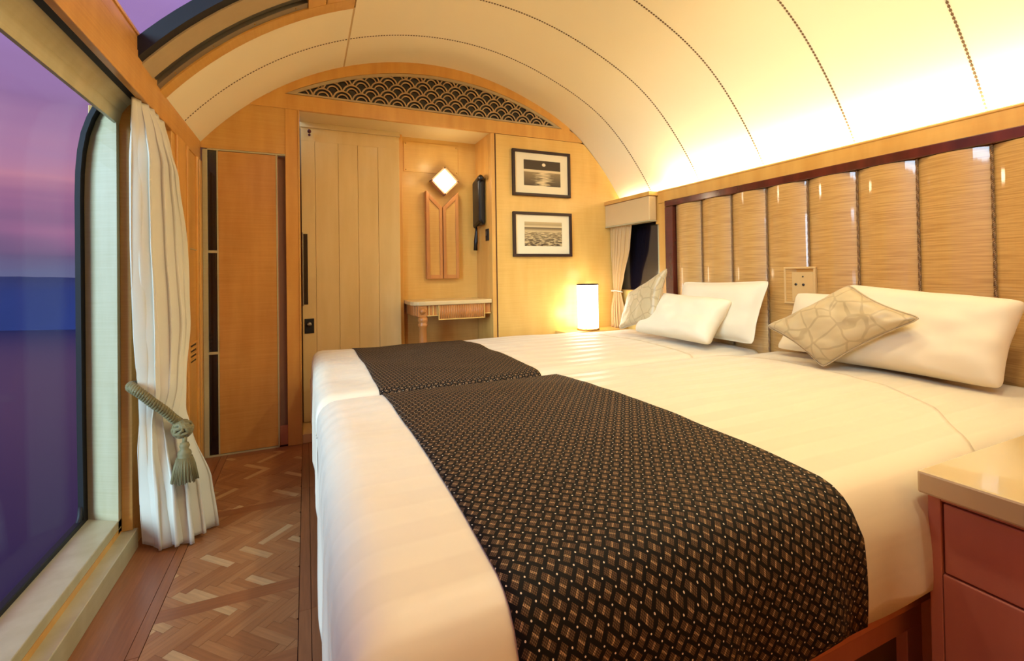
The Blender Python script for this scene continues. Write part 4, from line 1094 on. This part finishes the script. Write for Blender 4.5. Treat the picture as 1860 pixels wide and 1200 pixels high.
tpath = [(-.604, 2.34, .62), (-.606, 2.22, .645), (-.600, 2.165, .650), (-.580, 2.148, .638), (-.555, 2.150, .612), (-.530, 2.160, .580), (-.503, 2.180, .545), (-.480, 2.205, .505), (-.468, 2.235, .480)]
def smooth_path(pts, n):
    pts = [Vector(p) for p in pts]; out_ = []
    for i in range(len(pts)-1):
        p0, p1, p2, p3 = pts[max(0, i-1)], pts[i], pts[i+1], pts[min(len(pts)-1, i+2)]
        for k in range(n):
            t = k/n; out_.append(.5*((2*p1)+(-p0+p2)*t+(2*p0-5*p1+4*p2-p3)*t*t+(-p0+3*p1-3*p2+p3)*t**3))
    return out_+[pts[-1]]
sp = smooth_path(tpath, 16)
def strands(path, r_off, r, turns, nst, sq=1.0):
    b = bmesh.new(); m_ = len(path)
    for s in range(nst):
        pts = []
        for i, p in enumerate(path):
            t = (path[min(m_-1, i+1)]-path[max(0, i-1)]).normalized(); u = t.cross(Vector((0, 0, 1))).normalized(); w = t.cross(u)
            a = 2*PI*(s/nst)+i/m_*turns*2*PI
            pts.append(p+u*r_off*math.cos(a)*sq+w*r_off*math.sin(a))
        bm_tube(b, pts, r, 6)
    return b
mesh_obj('braided_rope', None, None, M['rope'], tbk, bm=strands(sp, .012, .0068, 12, 3), smooth=True)
kc = Vector((-.452, 2.215, .462))
b = bmesh.new()
for k in range(9):
    ax = Vector((random.uniform(-1, 1), random.uniform(-1, 1), random.uniform(-1, 1))).normalized(); u = ax.orthogonal().normalized(); w = ax.cross(u)
    pts = [kc+Vector((0, 0, -.004))+(u*math.cos(2*PI*i/22)+w*math.sin(2*PI*i/22))*.031+ax*random.uniform(-.008, .008) for i in range(22)]
    bm_tube(b, pts, .0075, 6, True)
mesh_obj('knot', None, None, M['rope'], tbk, bm=b, smooth=True)
tx, ty = -.442, 2.195
tube('tassel_cord', [(tx, ty+.01, .44), (tx, ty, .405)], .008, M['rope'], tbk)
lathe('tassel_head', [(.005, .0), (.014, -.004), (.018, -.016), (.013, -.028), (.021, -.036), (.024, -.046), (.022, -.056), (.026, -.060)], (tx, ty, .412), M['rope'], tbk, 20)
b = bmesh.new()
for k in range(46):
    a = 2*PI*k/46; r1 = .024; r2 = .044+random.uniform(-.002, .002)
    bm_tube(b, [(tx+r1*math.cos(a), ty+r1*math.sin(a), .354), (tx+(r1+r2)/2*math.cos(a), ty+(r1+r2)/2*math.sin(a), .32), (tx+r2*math.cos(a), ty+r2*math.sin(a), .262+random.uniform(-.004, .004))], .0026, 4)
fr = mesh_obj('tassel_fringe', None, None, M['rope'], tbk, bm=b, smooth=True)

cf = curtain('curtain', [
    (.60, (2.350, 3.205), (2.325, 3.13), (2.345, 3.04), .026),
    (.75, (2.350, 3.205), (2.325, 3.14), (2.345, 3.05), .022),
    (.89, (2.350, 3.190), (2.335, 3.15), (2.350, 3.10), .008),
    (1.0, (2.350, 3.195), (2.330, 3.14), (2.350, 3.06), .010),
    (1.25, (2.345, 3.21), (2.330, 3.10), (2.350, 2.97), .020),
    (1.44, (2.345, 3.21), (2.330, 3.08), (2.350, 2.94), .020)], 6, .02, M['curtain_far'],
    'small gold pleated curtain tied back beside the far small window', nu=90, nz_=40, seed=2.0)
tb2 = root('curtain_tieback', (2.33, 3.14, .89), 'thin pale cord tieback round the small gold curtain', 'tieback')
ring = [(2.340+.032*math.cos(a), 3.145+.060*math.sin(a), .89-.008*math.cos(a)) for a in [2*PI*i/28 for i in range(28)]]
tube('cord', ring, .005, M['sheet'], tb2, 6, True)

# ------------------------------------------------------------------ rear of the room (behind the camera)
rw = root('wall_rear', (.9, YN, 0), kind='structure'); rw['label'] = 'plain veneer wall behind the camera'
pts = [(-.80, 0), (2.6, 0), (2.6, 1.6)]+[(x, vz(x)+.02) for x in [2.4-i*.2 for i in range(0, 15)]]+[(-.80, 1.9)]
prism('rear_panel', pts, 1, YN-.05, YN, M['wood'], rw)
